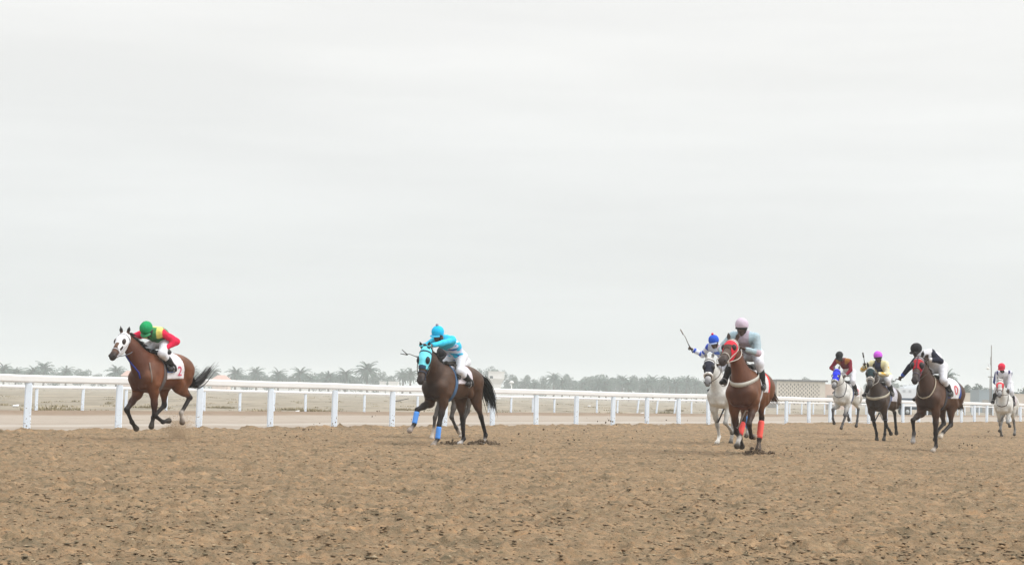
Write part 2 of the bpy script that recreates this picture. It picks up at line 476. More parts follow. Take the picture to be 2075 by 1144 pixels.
Cc = mixc(Cc, rut, np.exp(-((U - 0.36) / 0.03) ** 2) * 0.35)
Cc = mixc(Cc, brown, np.clip((U - 0.80) / 0.12, 0, 1) * 0.85)
fo = far_out(X, Y)
Zp = -0.012 + 0.02 * fbm(X * 0.8, Y * 0.6, 8, 3) + 0.13 * np.exp(-((fo + 0.2) / 0.6) ** 2)
Zp = np.where(fo > 0.12 + 0.2 * fbm(X * 0.9, Y * 0.9, 9, 2), Zp - 0.12, Zp)
Zp -= np.clip(near_in(X, Y) * 0.6, 0, 0.2)
tag(obj("sand_path", np.stack([X, Y, Zp], -1).reshape(-1, 3), grid_faces(*X.shape)[:, ::-1], pm, col=Cc.reshape(-1, 3)), kind='structure')

# ================================================================ RAIL FENCES
white_paint = material("white_rail_paint", (0.73, 0.74, 0.75), 0.45, var=0.04, vscale=2.0, spec=0.4)
post_paint = material("white_post_plastic", (0.74, 0.83, 0.94), 0.5, var=0.06, vscale=3.0, spec=0.4)
def mud(m):
    t_ = m.node_tree; b_ = t_.nodes["Principled BSDF"]; lk = b_.inputs["Base Color"].links[0].from_socket
    tc_ = t_.nodes.new("ShaderNodeTexCoord"); n_ = t_.nodes.new("ShaderNodeTexNoise"); n_.inputs["Scale"].default_value = 26.0; n_.inputs["Detail"].default_value = 3.0
    geo = t_.nodes.new("ShaderNodeNewGeometry"); t_.links.new(geo.outputs["Position"], n_.inputs["Vector"])
    sp_ = t_.nodes.new("ShaderNodeSeparateXYZ"); t_.links.new(tc_.outputs["Object"], sp_.inputs[0])
    z_ = t_.nodes.new("ShaderNodeMapRange"); z_.inputs[1].default_value = 0.0; z_.inputs[2].default_value = 0.75; z_.inputs[3].default_value = 0.10; z_.inputs[4].default_value = -0.08
    t_.links.new(sp_.outputs[2], z_.inputs[0])
    ad = t_.nodes.new("ShaderNodeMath"); ad.operation = 'ADD'; t_.links.new(n_.outputs["Fac"], ad.inputs[0]); t_.links.new(z_.outputs[0], ad.inputs[1])
    th = t_.nodes.new("ShaderNodeMapRange"); th.inputs[1].default_value = 0.64; th.inputs[2].default_value = 0.70; t_.links.new(ad.outputs[0], th.inputs[0])
    mx = t_.nodes.new("ShaderNodeMix"); mx.data_type = 'RGBA'; mx.inputs[7].default_value = (0.22, 0.16, 0.11, 1)
    t_.links.new(th.outputs[0], mx.inputs[0]); t_.links.new(lk, mx.inputs[6]); t_.links.new(mx.outputs[2], b_.inputs["Base Color"])
mud(post_paint)
def arc_points(line, spacing, x0, x1, start=None):
    xs = np.linspace(x0, x1, 4000); ys = np.interp(xs, line[:, 0], line[:, 1])
    s = np.concatenate([[0], np.cumsum(np.hypot(np.diff(xs), np.diff(ys)))])
    s0 = np.interp(start if start is not None else x0, xs, s)
    ss = np.arange(s0 - spacing * int(s0 / spacing), s[-1], spacing)
    return [(float(np.interp(q, s, xs)), float(np.interp(q, s, ys))) for q in ss]
def smooth_line(line):
    xs = np.linspace(line[0, 0], line[-1, 0], 1500); ys = np.interp(xs, line[:, 0], line[:, 1])
    for _ in range(400):
        ys[1:-1] = 0.25 * ys[:-2] + 0.5 * ys[1:-1] + 0.25 * ys[2:]
    return np.stack([xs, ys], 1)
def rail_fence(name, line, spacing, x0, x1, start, H, post_w, rail_h, label, lean=None, zbase=-0.02):
    pts = arc_points(line, spacing, x0, x1, start)
    root = empty(name, (pts[0][0], pts[0][1], 0))
    tag(root, label, "rail fence")
    base = np.array((pts[0][0], pts[0][1], 0.0))
    # rail: profile swept along the line: a rounded aluminium rail with a lower lip
    prof = [(-0.045, 0.0), (-0.062, 0.03), (-0.062, rail_h - 0.03), (-0.04, rail_h), (0.04, rail_h), (0.062, rail_h - 0.03), (0.062, 0.03), (0.045, 0.0)]
    P = np.array(pts); T = np.gradient(P, axis=0); T /= np.linalg.norm(T, axis=1)[:, None]
    # every post a joint: the rail sags a hair between them and wavers
    V = []; F = []; k = len(prof)
    rng = random.Random(5)
    for i, ((x, y), (tx, ty)) in enumerate(zip(P, T)):
        dz = rng.uniform(-0.012, 0.012)
        for u, v in prof:
            V.append((x + ty * u - base[0], y - tx * u - base[1], H - rail_h + v + dz))
    for i in range(len(P) - 1):
        for j in range(k): F.append((i * k + j, i * k + (j + 1) % k, (i + 1) * k + (j + 1) % k, (i + 1) * k + j))
    F.append(tuple(range(k))[::-1]); F.append(tuple((len(P) - 1) * k + j for j in range(k)))
    obj("rail", V, F, white_paint, root, smooth=False)
    # the post: flat-sided plastic upright with chamfered corners, a bracket under the rail
    hw, hd, c = post_w / 2, post_w * 0.36, post_w * 0.12
    sec = [(-hw + c, -hd), (hw - c, -hd), (hw, -hd + c), (hw, hd - c), (hw - c, hd), (-hw + c, hd), (-hw, hd - c), (-hw, -hd + c)]
    V = []; F = []
    for z in (-0.35, H - rail_h - 0.025):
        V += [(x, y, z) for x, y in sec]
    n0 = len(sec)
    for j in range(n0): F.append((j, (j + 1) % n0, n0 + (j + 1) % n0, n0 + j))
    F.append(tuple(range(n0, 2 * n0))); F.append(tuple(range(n0))[::-1])
    mb = MB(); mb.add(V, F); mb.box((-hw * 0.8, -0.05, H - rail_h - 0.025), (hw * 0.8, 0.05, H - rail_h + 0.004))
    me = mesh_data("post", mb.V, mb.F, post_paint, smooth=False)
    for i, (x, y) in enumerate(pts[:100]):
        o = link("post", me, root)
        o.location = (x - base[0], y - base[1], zbase)
        rx = rng.uniform(-0.012, 0.012); ry = rng.uniform(-0.012, 0.012)
        if lean: ry += lean(x)
        o.rotation_euler = (rx, ry, 0.35 if True else 0)
    return root
near_line = smooth_line(NEAR); far_line = smooth_line(FAR)
rail_fence("rail_fence", near_line, 2.775, -19, 60, -10.24, 1.225, 0.15, 0.165, "tall white running rail along the dirt track edge, just behind the lead horse")
rail_fence("rail_fence", far_line, 2.30, -24, 62, -16.54, 0.98, 0.105, 0.105, "lower thinner white running rail on the far side of the pale sand path", lean=lambda x: 0.10 if 7 < x < 11 else 0.0, zbase=0.05)

# ================================================================ HORSES
SHJ = (0.50, 0.16, 1.12); HPJ = (-0.60, 0.13, 1.28)
FLEN = (0.30, 0.43, 0.29, 0.13, 0.09); HLEN = (0.36, 0.44, 0.40, 0.13, 0.09)
def leg_points(base, side, L, ang):
    x, y, z = base[0], base[1] * side, base[2]; pts = [np.array((x, y, z))]
    for l, a in zip(L, ang):
        a = R(a); x += l * math.sin(a); z -= l * math.cos(a); pts.append(np.array((x, y, z)))
    return pts

POSE = {
    'lead': dict(hs=1.12, loc=(-6.64, 31.65, 0.069), yaw=-114.5, pitch=-2.2, neck=[51, -13], head=[-35, 11], LF=[-30, -4, -63, -95, -94], RF=[-16, 49, -34, -47, -47], LH=[24, -60, 44, -13, -12], RH=[46, -4, 58, 18, 18]),
    'cyan': dict(loc=(-1.18, 33.18, 0.009), yaw=-124.0, pitch=-0.2, neck=[44, 12], head=[-63, 18], LF=[-15, 17, 8, 50, 49], RF=[-12, 71, 17, 49, 49], LH=[-16, -29, -26, 20, 22], RH=[13, -14, -9, 52, 61]),
    'hidden': dict(loc=(-1.18, 38.3, 0.02), yaw=-121.8, pitch=0, neck=[34, 6], head=[-55, 0], LF=[-36, 21, -40, -50, -50], RF=[-12, 32, 8, 20, 20], LH=[48, 12, 40, 60, 60], RH=[40, -18, 5, 30, 30]),
    'red': dict(S=1.06, loc=(4.505, 31.52, -0.055), yaw=-112.5, pitch=0.8, neck=[63, -18], head=[-29, -3], LF=[-45, 44, -40, -92, -89], RF=[-22, -25, -67, -40, -40], LH=[63, -22, 23, 18, 18], RH=[47, 29, 39, 46, 46]),
    'white': dict(loc=(5.03, 38.61, -0.026), yaw=-120.3, pitch=0.5, neck=[55, -14], head=[-52, 19], LF=[-44, 28, -66, -58, -51], RF=[-18, -30, -25, 36, 60], LH=[33, -56, -28, 33, 45], RH=[35, -36, 5, 25, 25]),
    'blue': dict(loc=(10.89, 54.04, 0.078), yaw=-122.5, pitch=1.0, neck=[54, -1], head=[-50, 9], LF=[-35, 39, -92, -32, -26], RF=[-23, 71, -2, -39, -38], LH=[46, -53, 13, 25, 25], RH=[33, 18, 43, 39, 39]),
    'black': dict(loc=(10.13, 45.49, -0.052), yaw=-121.5, pitch=2.1, neck=[58, -8], head=[-42, 18], LF=[-35, -27, -66, -58, -56], RF=[-19, -38, -39, -11, -6], LH=[60, -56, -18, -19, -18], RH=[35, -43, 8, 27, 27]),
    'bay2': dict(loc=(9.43, 36.83, 0.022), yaw=-130.0, pitch=-0.1, neck=[61, -11], head=[-44, 15], LF=[-10, 1, -5, 55, 58], RF=[-1, 68, -12, 16, 16], LH=[42, 0, 66, 57, 56], RH=[38, -24, 62, 25, 25]),
    'last': dict(loc=(16.56, 55.88, -0.103), yaw=-116.8, pitch=1.6, neck=[54, -3], head=[-46, 8], LF=[-44, 43, -87, -55, -54], RF=[-30, -36, -31, -50, -49], LH=[34, -47, -39, 22, 46], RH=[48, 34, 44, 63, 62]),
}
YV = np.array((0.0, 1.0, 0.0))
HS = 1.20      # head scale

def unit(v): return v / np.linalg.norm(v)

class Skel: pass
def skeleton(p):
    s = Skel()
    s.legs = {k: leg_points(SHJ if k[1] == 'F' else HPJ, 1 if k[0] == 'L' else -1, FLEN if k[1] == 'F' else HLEN, p[k]) for k in ('LF', 'RF', 'LH', 'RH')}
    nb = np.array((0.45, 0, 1.32)); e, a = R(p['neck'][0]), R(p['neck'][1])
    s.nb = nb; s.nd = np.array((math.cos(e) * math.cos(a), math.cos(e) * math.sin(a), math.sin(e))); s.poll = nb + 0.72 * s.nd
    e, a = R(p['head'][0]), R(p['head'][1])
    s.hd = np.array((math.cos(e) * math.cos(a), math.cos(e) * math.sin(a), math.sin(e)))
    s.hl = unit(np.cross((0, 0, 1.0), s.hd)); s.hu = np.cross(s.hd, s.hl)      # lateral (left), face normal
    if s.hu[2] < 0 and s.hu[0] < 0: s.hu = -s.hu
    s.muz = s.poll + 0.64 * s.hd
    s.hs = p.get('hs', HS); s.hd = s.hd * s.hs; s.hu = s.hu * s.hs; s.hl = s.hl * s.hs
    return s

def horse_prims(s, c):
    body, pt, nose = c['body'], c['points'], c['muzzle']
    chc = c.get('chest', body); belly = c.get('belly', body); nk = c.get('neckc', body)  # darker chest and neck: coat variation plus shade of the fronts painted into the colour
    B = []; H = []; Lg = []
    A = lambda *a, **k: B.append(Prim(*a, **k))
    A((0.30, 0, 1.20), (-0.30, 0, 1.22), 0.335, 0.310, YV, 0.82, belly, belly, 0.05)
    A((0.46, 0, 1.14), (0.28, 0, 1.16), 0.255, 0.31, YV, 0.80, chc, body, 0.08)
    A((-0.28, 0, 1.27), (-0.56, 0, 1.31), 0.285, 0.25, YV, 0.92, body, body, 0.08)
    A((0.34, 0, 1.47), (-0.20, 0, 1.45), 0.105, 0.10, YV, 0.75, body, body, 0.10)
    A((-0.40, 0, 1.42), (-0.70, 0, 1.36), 0.15, 0.13, YV, 1.0, body, body, 0.10)
    for sd in (1, -1):
        A((-0.42, 0.10 * sd, 1.35), (-0.66, 0.11 * sd, 1.26), 0.185, 0.195, None, 1, body, body, 0.08)
        A((-0.66, 0.10 * sd, 1.24), (-0.74, 0.10 * sd, 1.06), 0.175, 0.12, None, 1, body, body, 0.08)
        A((0.26, 0.10 * sd, 1.42), (0.50, 0.135 * sd, 1.13), 0.115, 0.145, None, 1, body, body, 0.07)
        A((0.57, 0.095 * sd, 1.12), (0.58, 0.085 * sd, 1.0), 0.120, 0.10, None, 1, chc, chc, 0.03)
        A((0.22, 0.165 * sd, 1.36), (0.36, 0.185 * sd, 1.02), 0.085, 0.105, None, 1, body, body, 0.035)
        A((-0.50, 0.19 * sd, 1.36), (-0.62, 0.20 * sd, 1.14), 0.095, 0.10, None, 1, body, body, 0.04)
        A((-0.34, 0.20 * sd, 1.12), (-0.44, 0.18 * sd, 1.0), 0.075, 0.08, None, 1, body, body, 0.05)
    A((-0.78, 0, 1.41), (-0.87, 0, 1.36), 0.06, 0.045, None, 1, body, pt, 0.06)
    # neck
    nb, nd, P = s.nb, s.nd, s.poll
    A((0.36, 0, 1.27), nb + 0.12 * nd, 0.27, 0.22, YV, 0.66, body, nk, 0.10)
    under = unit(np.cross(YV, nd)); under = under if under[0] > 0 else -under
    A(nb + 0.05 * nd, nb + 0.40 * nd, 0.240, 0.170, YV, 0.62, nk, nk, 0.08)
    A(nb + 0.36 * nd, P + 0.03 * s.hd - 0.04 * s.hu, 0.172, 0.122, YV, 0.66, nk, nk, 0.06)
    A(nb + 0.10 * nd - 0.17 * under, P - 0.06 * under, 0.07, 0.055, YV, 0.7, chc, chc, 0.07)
    # head
    hd, hu, hl = s.hd, s.hu, s.hl
    fc = c.get('face', body)
    G = lambda a_, b_, r_, q_, *a, **k: H.append(Prim(a_, b_, r_ * s.hs, q_ * s.hs, *a, **k))
    G(P + 0.02 * hd + 0.0 * hu, P + 0.16 * hd + 0.005 * hu, 0.094, 0.100, hl, 0.90, fc, fc, 0.04)
    G(P + 0.10 * hd - 0.065 * hu, P + 0.22 * hd - 0.07 * hu, 0.088, 0.082, hl, 0.68, fc, fc, 0.05)
    G(P + 0.12 * hd + 0.010 * hu, P + 0.47 * hd + 0.002 * hu, 0.090, 0.057, hl, 0.88, fc, c.get('blaze', fc), 0.04)
    G(P + 0.24 * hd - 0.085 * hu, P + 0.50 * hd - 0.035 * hu, 0.048, 0.034, hl, 0.85, fc, nose, 0.05)
    G(P + 0.49 * hd + 0.0 * hu, P + 0.545 * hd - 0.012 * hu, 0.062, 0.056, hl, 0.92, nose, nose, 0.035)
    for sd in (1, -1):
        G(P + 0.53 * hd + 0.025 * hu + 0.033 * sd * hl, P + 0.545 * hd + 0.015 * hu + 0.036 * sd * hl, 0.026, 0.024, None, 1, nose, nose, 0.02)
        G(P + 0.165 * hd + 0.045 * hu + 0.062 * sd * hl, P + 0.20 * hd + 0.04 * hu + 0.064 * sd * hl, 0.030, 0.028, None, 1, fc, fc, 0.03)
        e0 = P - 0.015 * hd + 0.055 * hu + 0.052 * sd * hl; ed = unit(0.75 * hu - 0.62 * hd + 0.22 * sd * hl)
        G(e0, e0 + 0.085 * ed, 0.026, 0.030, unit(np.cross(ed, hl)), 0.6, fc, pt, 0.02)
        G(e0 + 0.085 * ed, e0 + 0.165 * ed, 0.030, 0.006, unit(np.cross(ed, hl)), 0.6, pt, pt, 0.015)
    # legs
    for k, p in s.legs.items():
        sock = c.get('socks', {}).get(k); q = lambda *a, **kk: Lg.append(Prim(*a, **kk))
        low = c.get('legs', pt)
        if k[1] == 'F':
            S0, el, kn, fe, pa, to = p
            q(S0, el, 0.125, 0.098, YV, 0.85, body, body, 0.06)
            q(el, el + 0.5 * (kn - el), 0.096, 0.066, YV, 0.82, body, c.get('mid', body), 0.05)
            q(el + 0.5 * (kn - el), kn, 0.066, 0.047, YV, 0.88, c.get('mid', body), low, 0.04)
            q(kn, kn + 0.14 * (fe - kn), 0.052, 0.046, None, 1, low, low, 0.025)
            q(kn, fe, 0.040, 0.034, None, 1, low, sock if (sock and c.get('long_socks')) else low, 0.02)
        else:
            S0, el, kn, fe, pa, to = p
            q(S0, el, 0.205, 0.130, YV, 0.72, body, body, 0.07)
            q(S0 + np.array((-0.10, 0, -0.08)), el + 0.35 * (kn - el), 0.15, 0.10, YV, 0.75, body, body, 0.07)
            q(el, el + 0.5 * (kn - el), 0.118, 0.076, YV, 0.74, body, body, 0.05)
            q(el + 0.5 * (kn - el), kn, 0.076, 0.046, YV, 0.80, body, low, 0.04)
            back = unit(kn - el)
            q(kn - 0.02 * back, kn + 0.03 * back, 0.050, 0.040, None, 1, low, low, 0.025)
            q(kn, fe, 0.045, 0.036, None, 1, low, low, 0.025)
        q(fe, fe + 0.01 * unit(pa - fe), 0.045, 0.043, None, 1, sock or low, sock or low, 0.02)
        q(fe, pa, 0.036, 0.040, None, 1, sock or low, sock or low, 0.02)
        hoof = c.get('hoofs', {}).get(k, (0.055, 0.045, 0.035))
        q(pa, to - 0.035 * unit(to - pa), 0.046, 0.058, None, 1, hoof, hoof, 0.012)
    return B, H, Lg

def surf_hit(prims, o, d, far, off=0.0, step=0.9):
    d = unit(np.array(d, float))
    """march from outside (o + far d) back to the surface"""
    t = far
    for _ in range(60):
        v = float(sdf(prims, (o + t * d)[None])[0]) - off
        if v < 0.0015: break
        t -= max(v * step, 0.001)
        if t <= 0: return o
    return o + t * d
def ring(prims, cen, u, v, off=0.006, far=0.6, n=28, a0=0.0, a1=360.0):
    cen = np.array(cen, float); pts = []
    for i in range(n + (0 if a1 - a0 >= 359.9 else 1)):
        a = R(a0 + (a1 - a0) * i / n); pts.append(surf_hit(prims, cen, math.cos(a) * np.array(u) + math.sin(a) * np.array(v), far, off))
    return pts
def band(mb, pts, axis, width, th=0.006, closed=True, c=None):
    """flat strap following pts, width measured along axis"""
    axis = unit(np.array(axis, float)); pts = [np.array(p) for p in pts]
    cen = sum(pts) / len(pts); V = []; F = []; n = len(pts)
    for p in pts:
        r = p - cen; r -= (r @ axis) * axis; r = unit(r)
        for a_, b_ in ((-1, -0.2), (-1, 1), (1, 1), (1, -0.2)):
            V.append(p + axis * a_ * width / 2 + r * th * b_)
    m = n if closed else n - 1
    for i in range(m):
        j = (i + 1) % n
        for k in range(4): F.append((i * 4 + k, i * 4 + (k + 1) % 4, j * 4 + (k + 1) % 4, j * 4 + k))
    if not closed: F += [(3, 2, 1, 0), ((n - 1) * 4, (n - 1) * 4 + 1, (n - 1) * 4 + 2, (n - 1) * 4 + 3)]
    mb.add(V, F, c)

coat = material("horse_coat", attr=True, rough=0.5, var=0.42, vscale=2.8, spec=0.22, bump=0.55, bscale=7.5)
cloth = material("cloth", attr=True, rough=0.8, var=0.06, vscale=12.0, spec=0.2, bump=0.9, bscale=13.0)
leather = material("leather", (0.028, 0.022, 0.018), 0.45, var=0.2, spec=0.4)
hair_dark = material("dark_hair", (0.018, 0.013, 0.011), 0.5, var=0.3, vscale=20.0)
eye_mat = material("eye", (0.01, 0.008, 0.006), 0.1, spec=0.6)
metal = material("stirrup_metal", (0.6, 0.6, 0.6), 0.3, metal=1.0)
_cols = {}
def flat(name, c, rough=0.75, var=0.08):
    k = (name, tuple(round(v, 3) for v in c))
    if k not in _cols: _cols[k] = material(name, c, rough, var=var, vscale=10.0, spec=0.25, bump=0.15, bscale=25)
    return _cols[k]

def hair_strands(name, roots, dirs, lens, rng, mat, parent, width=0.012, droop=0.25, curl=0.04, seg=5):
    V = []; F = []
    for r0, d, L in zip(roots, dirs, lens):
        r0 = np.array(r0, float); d = unit(np.array(d, float)); p = r0.copy()
        sidev = unit(np.cross(d, np.array((rng.gauss(0, 1), rng.gauss(0, 1), rng.gauss(0, 1))))); n0 = len(V)
        bend = np.array((rng.gauss(0, curl), rng.gauss(0, curl), -droop))
        for i in range(seg + 1):
            wd = width * (1 - (i / seg) ** 1.5) + 0.0015
            V += [p - sidev * wd, p + sidev * wd]
            d = unit(d + bend / seg); p = p + d * L / seg
        for i in range(seg): F.append((n0 + 2 * i, n0 + 2 * i + 1, n0 + 2 * i + 3, n0 + 2 * i + 2))
    return obj(name, np.array(V), np.array(F), mat, parent)

def tail_hair(s, path, rng, mat, parent, n=230, r0=0.035, r1=0.10, wisps=0.25):
    """a tail: many strands along a guide path, root to tip"""
    path = [np.array(p, float) for p in path]; V = []; F = []
    ts = np.linspace(0, 1, len(path))
    arr = np.array(path)
    def P(t): return np.array([np.interp(t, ts, arr[:, i]) for i in range(3)])
    for k in range(n):
        a = rng.uniform(0, 2 * math.pi); rr = math.sqrt(rng.random()); t0 = rng.uniform(0, 0.35); t1 = rng.uniform(0.72, 1.0)
        if rng.random() < wisps: rr *= 1.35; t1 = rng.uniform(0.6, 1.06)
        off1 = np.array((math.cos(a) * rr * 0.6, math.sin(a) * rr, rng.gauss(0, 0.5) * rr)); sv = unit(np.array((rng.gauss(0, 1), rng.gauss(0, 1), rng.gauss(0, 1))))
        n0 = len(V); m = 9
        for i in range(m + 1):
            t = t0 + (t1 - t0) * i / m
            spread = r0 + (r1 - r0) * math.sin(min(t, 1) * 2.0) ** 1.0
            p = P(min(t, 1.0)) + off1 * spread + (P(1.0) - P(0.9)) * max(0, t - 1) * 10
            wd = 0.010 * (1 - (i / m) ** 2) + 0.0012
            V += [p - sv * wd, p + sv * wd]
        for i in range(m): F.append((n0 + 2 * i, n0 + 2 * i + 1, n0 + 2 * i + 3, n0 + 2 * i + 2))
    return obj("tail", np.array(V), np.array(F), mat, parent)

HG = "racehorses galloping along the dirt track"
def text_on(prims, string, size, cx, cz, side, mat, parent, off):
    cu = bpy.data.curves.new("number", 'FONT'); cu.body = string; cu.size = size; cu.align_x = 'CENTER'; cu.align_y = 'CENTER'; cu.offset = size * 0.02
    to = bpy.data.objects.new("number", cu); COL.objects.link(to)
    dg = bpy.context.evaluated_depsgraph_get(); me = bpy.data.meshes.new_from_object(to.evaluated_get(dg))
    bpy.data.objects.remove(to); bpy.data.curves.remove(cu)
    import bmesh
    bm = bmesh.new(); bm.from_mesh(me)
    bmesh.ops.triangulate(bm, faces=bm.faces)
    for _ in range(2): bmesh.ops.subdivide_edges(bm, edges=[e_ for e_ in bm.edges if e_.calc_length() > 0.03], cuts=1)
    bmesh.ops.triangulate(bm, faces=bm.faces)
    V = []
    for v in bm.verts:
        x = cx - v.co.x * side; z = cz + v.co.y           # read from the outside
        p = surf_hit(prims, np.array((x, 0, z)), np.array((0, side, 0.0)), 0.7, off)
        V.append(p)
    F = [tuple(v.index for v in f.verts) for f in bm.faces]
    bm.free()
    return obj("number", np.array(V), F, mat, parent, smooth=False)

def build_horse(key, label, c, mask, cloth_c, tail_path, straps=(), bandages=(), number=None, mane_len=0.13, mane_up=0.0, h=0.016, rng_seed=1):
    p = POSE[key]; s = skeleton(p); rng = random.Random(rng_seed)
    pit = R(p['pitch'])
    # the pose turns about the barrel centre, 1.2 m above the ground
    lx, ly, lz = p['loc']; yaw = R(p['yaw'])
    Sc = p.get('S', 1.0); offx = 1.2 * math.sin(pit) * Sc; offz = (1.2 - 1.2 * math.cos(pit)) * Sc
    root = empty("horse", (lx + offx * math.cos(yaw), ly + offx * math.sin(yaw), lz + offz), (0, -pit, yaw))
    tag(root, label, "horse", HG); root.scale = (Sc, Sc, Sc)
    B, H, Lg = horse_prims(s, c)
    allp = B + Lg + H
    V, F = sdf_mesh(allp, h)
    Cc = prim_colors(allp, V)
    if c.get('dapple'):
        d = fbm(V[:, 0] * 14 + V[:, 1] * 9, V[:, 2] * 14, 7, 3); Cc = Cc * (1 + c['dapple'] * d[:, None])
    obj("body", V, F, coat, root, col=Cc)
    P, hd, hu, hl = s.poll, s.hd, s.hu, s.hl
    # eyes
    for sd in (1, -1):
        m = MB(); m.ball(P + 0.185 * hd + 0.048 * hu + 0.080 * sd * hl, 0.021); m.build("eye", eye_mat, root)
        m = MB(); m.ball(P + 0.553 * hd + 0.030 * hu + 0.046 * sd * hl, (0.015, 0.018, 0.018)); m.build("nostril", leather, root)
    # hood and blinkers
    if mask:
        s0, s1 = mask.get('range', (-0.03, 0.34))
        def clip(q):
            t_ = (q - P) @ hd / s.hs ** 2; u_ = (q - P) @ hu / s.hs ** 2
            return np.maximum.reduce([s0 - t_, t_ - (s1 + mask.get('slope', 0.25) * u_), -0.16 - u_, u_ - 0.118 - np.maximum(t_ - 0.05, 0) * 0.0])
        HH = [q for q in H if q.ra > 0.035]
        V, F = sdf_mesh(HH, 0.011, 0.013, clip)
        Cm = np.broadcast_to(np.array(mask['color']), V.shape).copy()
        tt = (V - P) @ hd / s.hs ** 2; uu = (V - P) @ hu / s.hs ** 2; ll = (V - P) @ hl / s.hs ** 2
        for fn, colr in mask.get('paint', ()): Cm[fn(tt, uu, ll)] = colr
        obj("hood", V, F, cloth, root, col=Cm)
        if 'cup' in mask:
            for sd in (1, -1):
                m = MB(); cs_ = mask.get('cups', 1.0); cen = P + 0.190 * hd + 0.050 * hu + 0.074 * sd * hl
                Rm = np.stack([hd, hu, hl], 1)
                m.ball(cen, (0.054 * cs_, 0.047 * cs_, mask.get('cupd', 0.03)), nu=14, nv=10, rot=Rm)
                m.build("eye_cup", flat("eye_cup", mask['cup'], 0.4), root)
        if 'ringc' in mask:
            for sd in (1, -1):
                m = MB(); cen = P + 0.205 * hd + 0.062 * hu + 0.070 * sd * hl
                Rm = np.stack([hd, hu, hl], 1); m.ball(cen, (0.040, 0.032, 0.026), nu=14, nv=8, rot=Rm)
                m.build("eye_patch", flat("eye_patch", mask['ringc']), root)
    if mask and 'roll' in mask:     # sheepskin noseband
        pts = ring(H, P + 0.36 * hd - 0.03 * hu, hu, hl, 0.014, 0.25, 20)
        m = MB(); m.tube(pts + [pts[0]], 0.027, 8, caps=False); m.build("noseband", flat("sheepskin", mask['roll'], 0.95), root)
    # bridle: noseband, cheekpieces, brow and throat straps
    HN = [q_ for q_ in H if q_.ra > 0.034]
    m = MB()
    bl = c.get('bridle', (0.03, 0.022, 0.018))
    band(m, ring(H, P + 0.40 * hd - 0.02 * hu, hu, hl, 0.004, 0.25, 20), hd, 0.022)
    band(m, ring(HN, P + 0.05 * hd - 0.03 * hu, hu, hl, 0.016, 0.3, 22), unit(hd + 0.3 * hu), 0.022)
    for sd in (1, -1):
        pp = [surf_hit(H, P + t_ * hd - 0.035 * hu, sd * hl, 0.3, 0.016 if t_ < 0.33 else 0.005) for t_ in (0.02, 0.12, 0.22, 0.32, 0.42, 0.49)]
        m.tube(pp, 0.009, 5)
        m.ball(pp[-1], 0.022)
    m.build("bridle", flat("bridle", bl), root)
    s.bit = {1: P + 0.47 * hd - 0.045 * hu + 0.055 * hl, -1: P + 0.47 * hd - 0.045 * hu - 0.055 * hl}
    # mane and forelock
    nb, nd = s.nb, s.nd; roots = []; dirs = []; lens = []
    up_ = unit(np.cross(nd, YV)); up_ = up_ if up_[2] > 0 else -up_
    for i in range(170):
        f_ = i / 169.0; a0 = nb + nd * (0.02 + 0.72 * f_) ; o = surf_hit(B + H, a0, up_, 0.5, -0.008)
        roots.append(o + YV * rng.gauss(0, 0.012)); lens.append(mane_len * rng.uniform(0.6, 1.25) * (0.6 + 0.4 * math.sin(f_ * 3.1)))
        dirs.append(unit(up_ * (0.25 + mane_up + rng.uniform(0, 0.35)) - nd * rng.uniform(0.3, 0.9) + YV * rng.choice((1, 1, -0.6)) * rng.uniform(0.3, 1.0) * (1 - mane_up)))
    hair_m = flat("mane_hair", c['hair'], 0.5, 0.3)
    hair_strands("mane", roots, dirs, lens, rng, hair_m, root, 0.014, 0.5)
    tail_hair(s, tail_path, rng, hair_m, root, r1=c.get('tail_r', 0.085), n=c.get('tail_n', 230))
    # saddle cloth, saddle, girth
    trunk = B + [q for q in Lg[:0]]
    x0, x1, zl = cloth_c.get('box', (-0.34, 0.16, 1.16))
    sl = cloth_c.get('slant', 0.12)
    def clip2(q): return np.maximum.reduce([x0 - sl * (1.5 - q[..., 2]) - q[..., 0], q[..., 0] - (x1 + 0.02) + 0.25 * sl * (1.5 - q[..., 2]), zl - q[..., 2], -np.abs(q[..., 1]) + 0.02 * (q[..., 2] > 1.9)])
    V, F = sdf_mesh([q for q in B if q.a[0] < 0.4], 0.014, 0.016, clip2)
    Cm = np.broadcast_to(np.array(cloth_c['color']), V.shape).copy()
    for fn, colr in cloth_c.get('paint', ()): Cm[fn(V)] = colr
    saddlecloth = obj("saddle_cloth", V, F, cloth, root, col=Cm)
    if number:
        for sd in (1, -1):
            text_on([q for q in B if q.a[0] < 0.4], number[0], number[1], number[3], number[4], sd, flat("number_print", number[2]), saddlecloth, 0.0195)
    sp = [Prim((0.10, 0, 1.585), (-0.20, 0, 1.60), 0.055, 0.06, YV, 2.0, k=0.04), Prim((0.14, 0, 1.60), (0.15, 0, 1.63), 0.05, 0.03, YV, 1.8, k=0.04), Prim((-0.22, 0, 1.61), (-0.27, 0, 1.65), 0.06, 0.03, YV, 2.2, k=0.04)]
    for sd in (1, -1): sp.append(Prim((0.06, 0.17 * sd, 1.56), (0.10, 0.30 * sd, 1.34), 0.05, 0.055, (0, 1, 0.3), 0.3, k=0.03))
    V, F = sdf_mesh(sp, 0.014)
    obj("saddle", V, F, flat("saddle_leather", cloth_c.get('saddle', (0.03, 0.024, 0.02)), 0.5), root)
    m = MB(); band(m, ring(allp, (0.16, 0, 1.2), (0, 1, 0), (-0.15, 0, 0.99), 0.008, 0.7, 36), (1, 0, 0.15), 0.085)
    m.build("girth", flat("girth", cloth_c.get('girth', (0.05, 0.05, 0.06))), root)
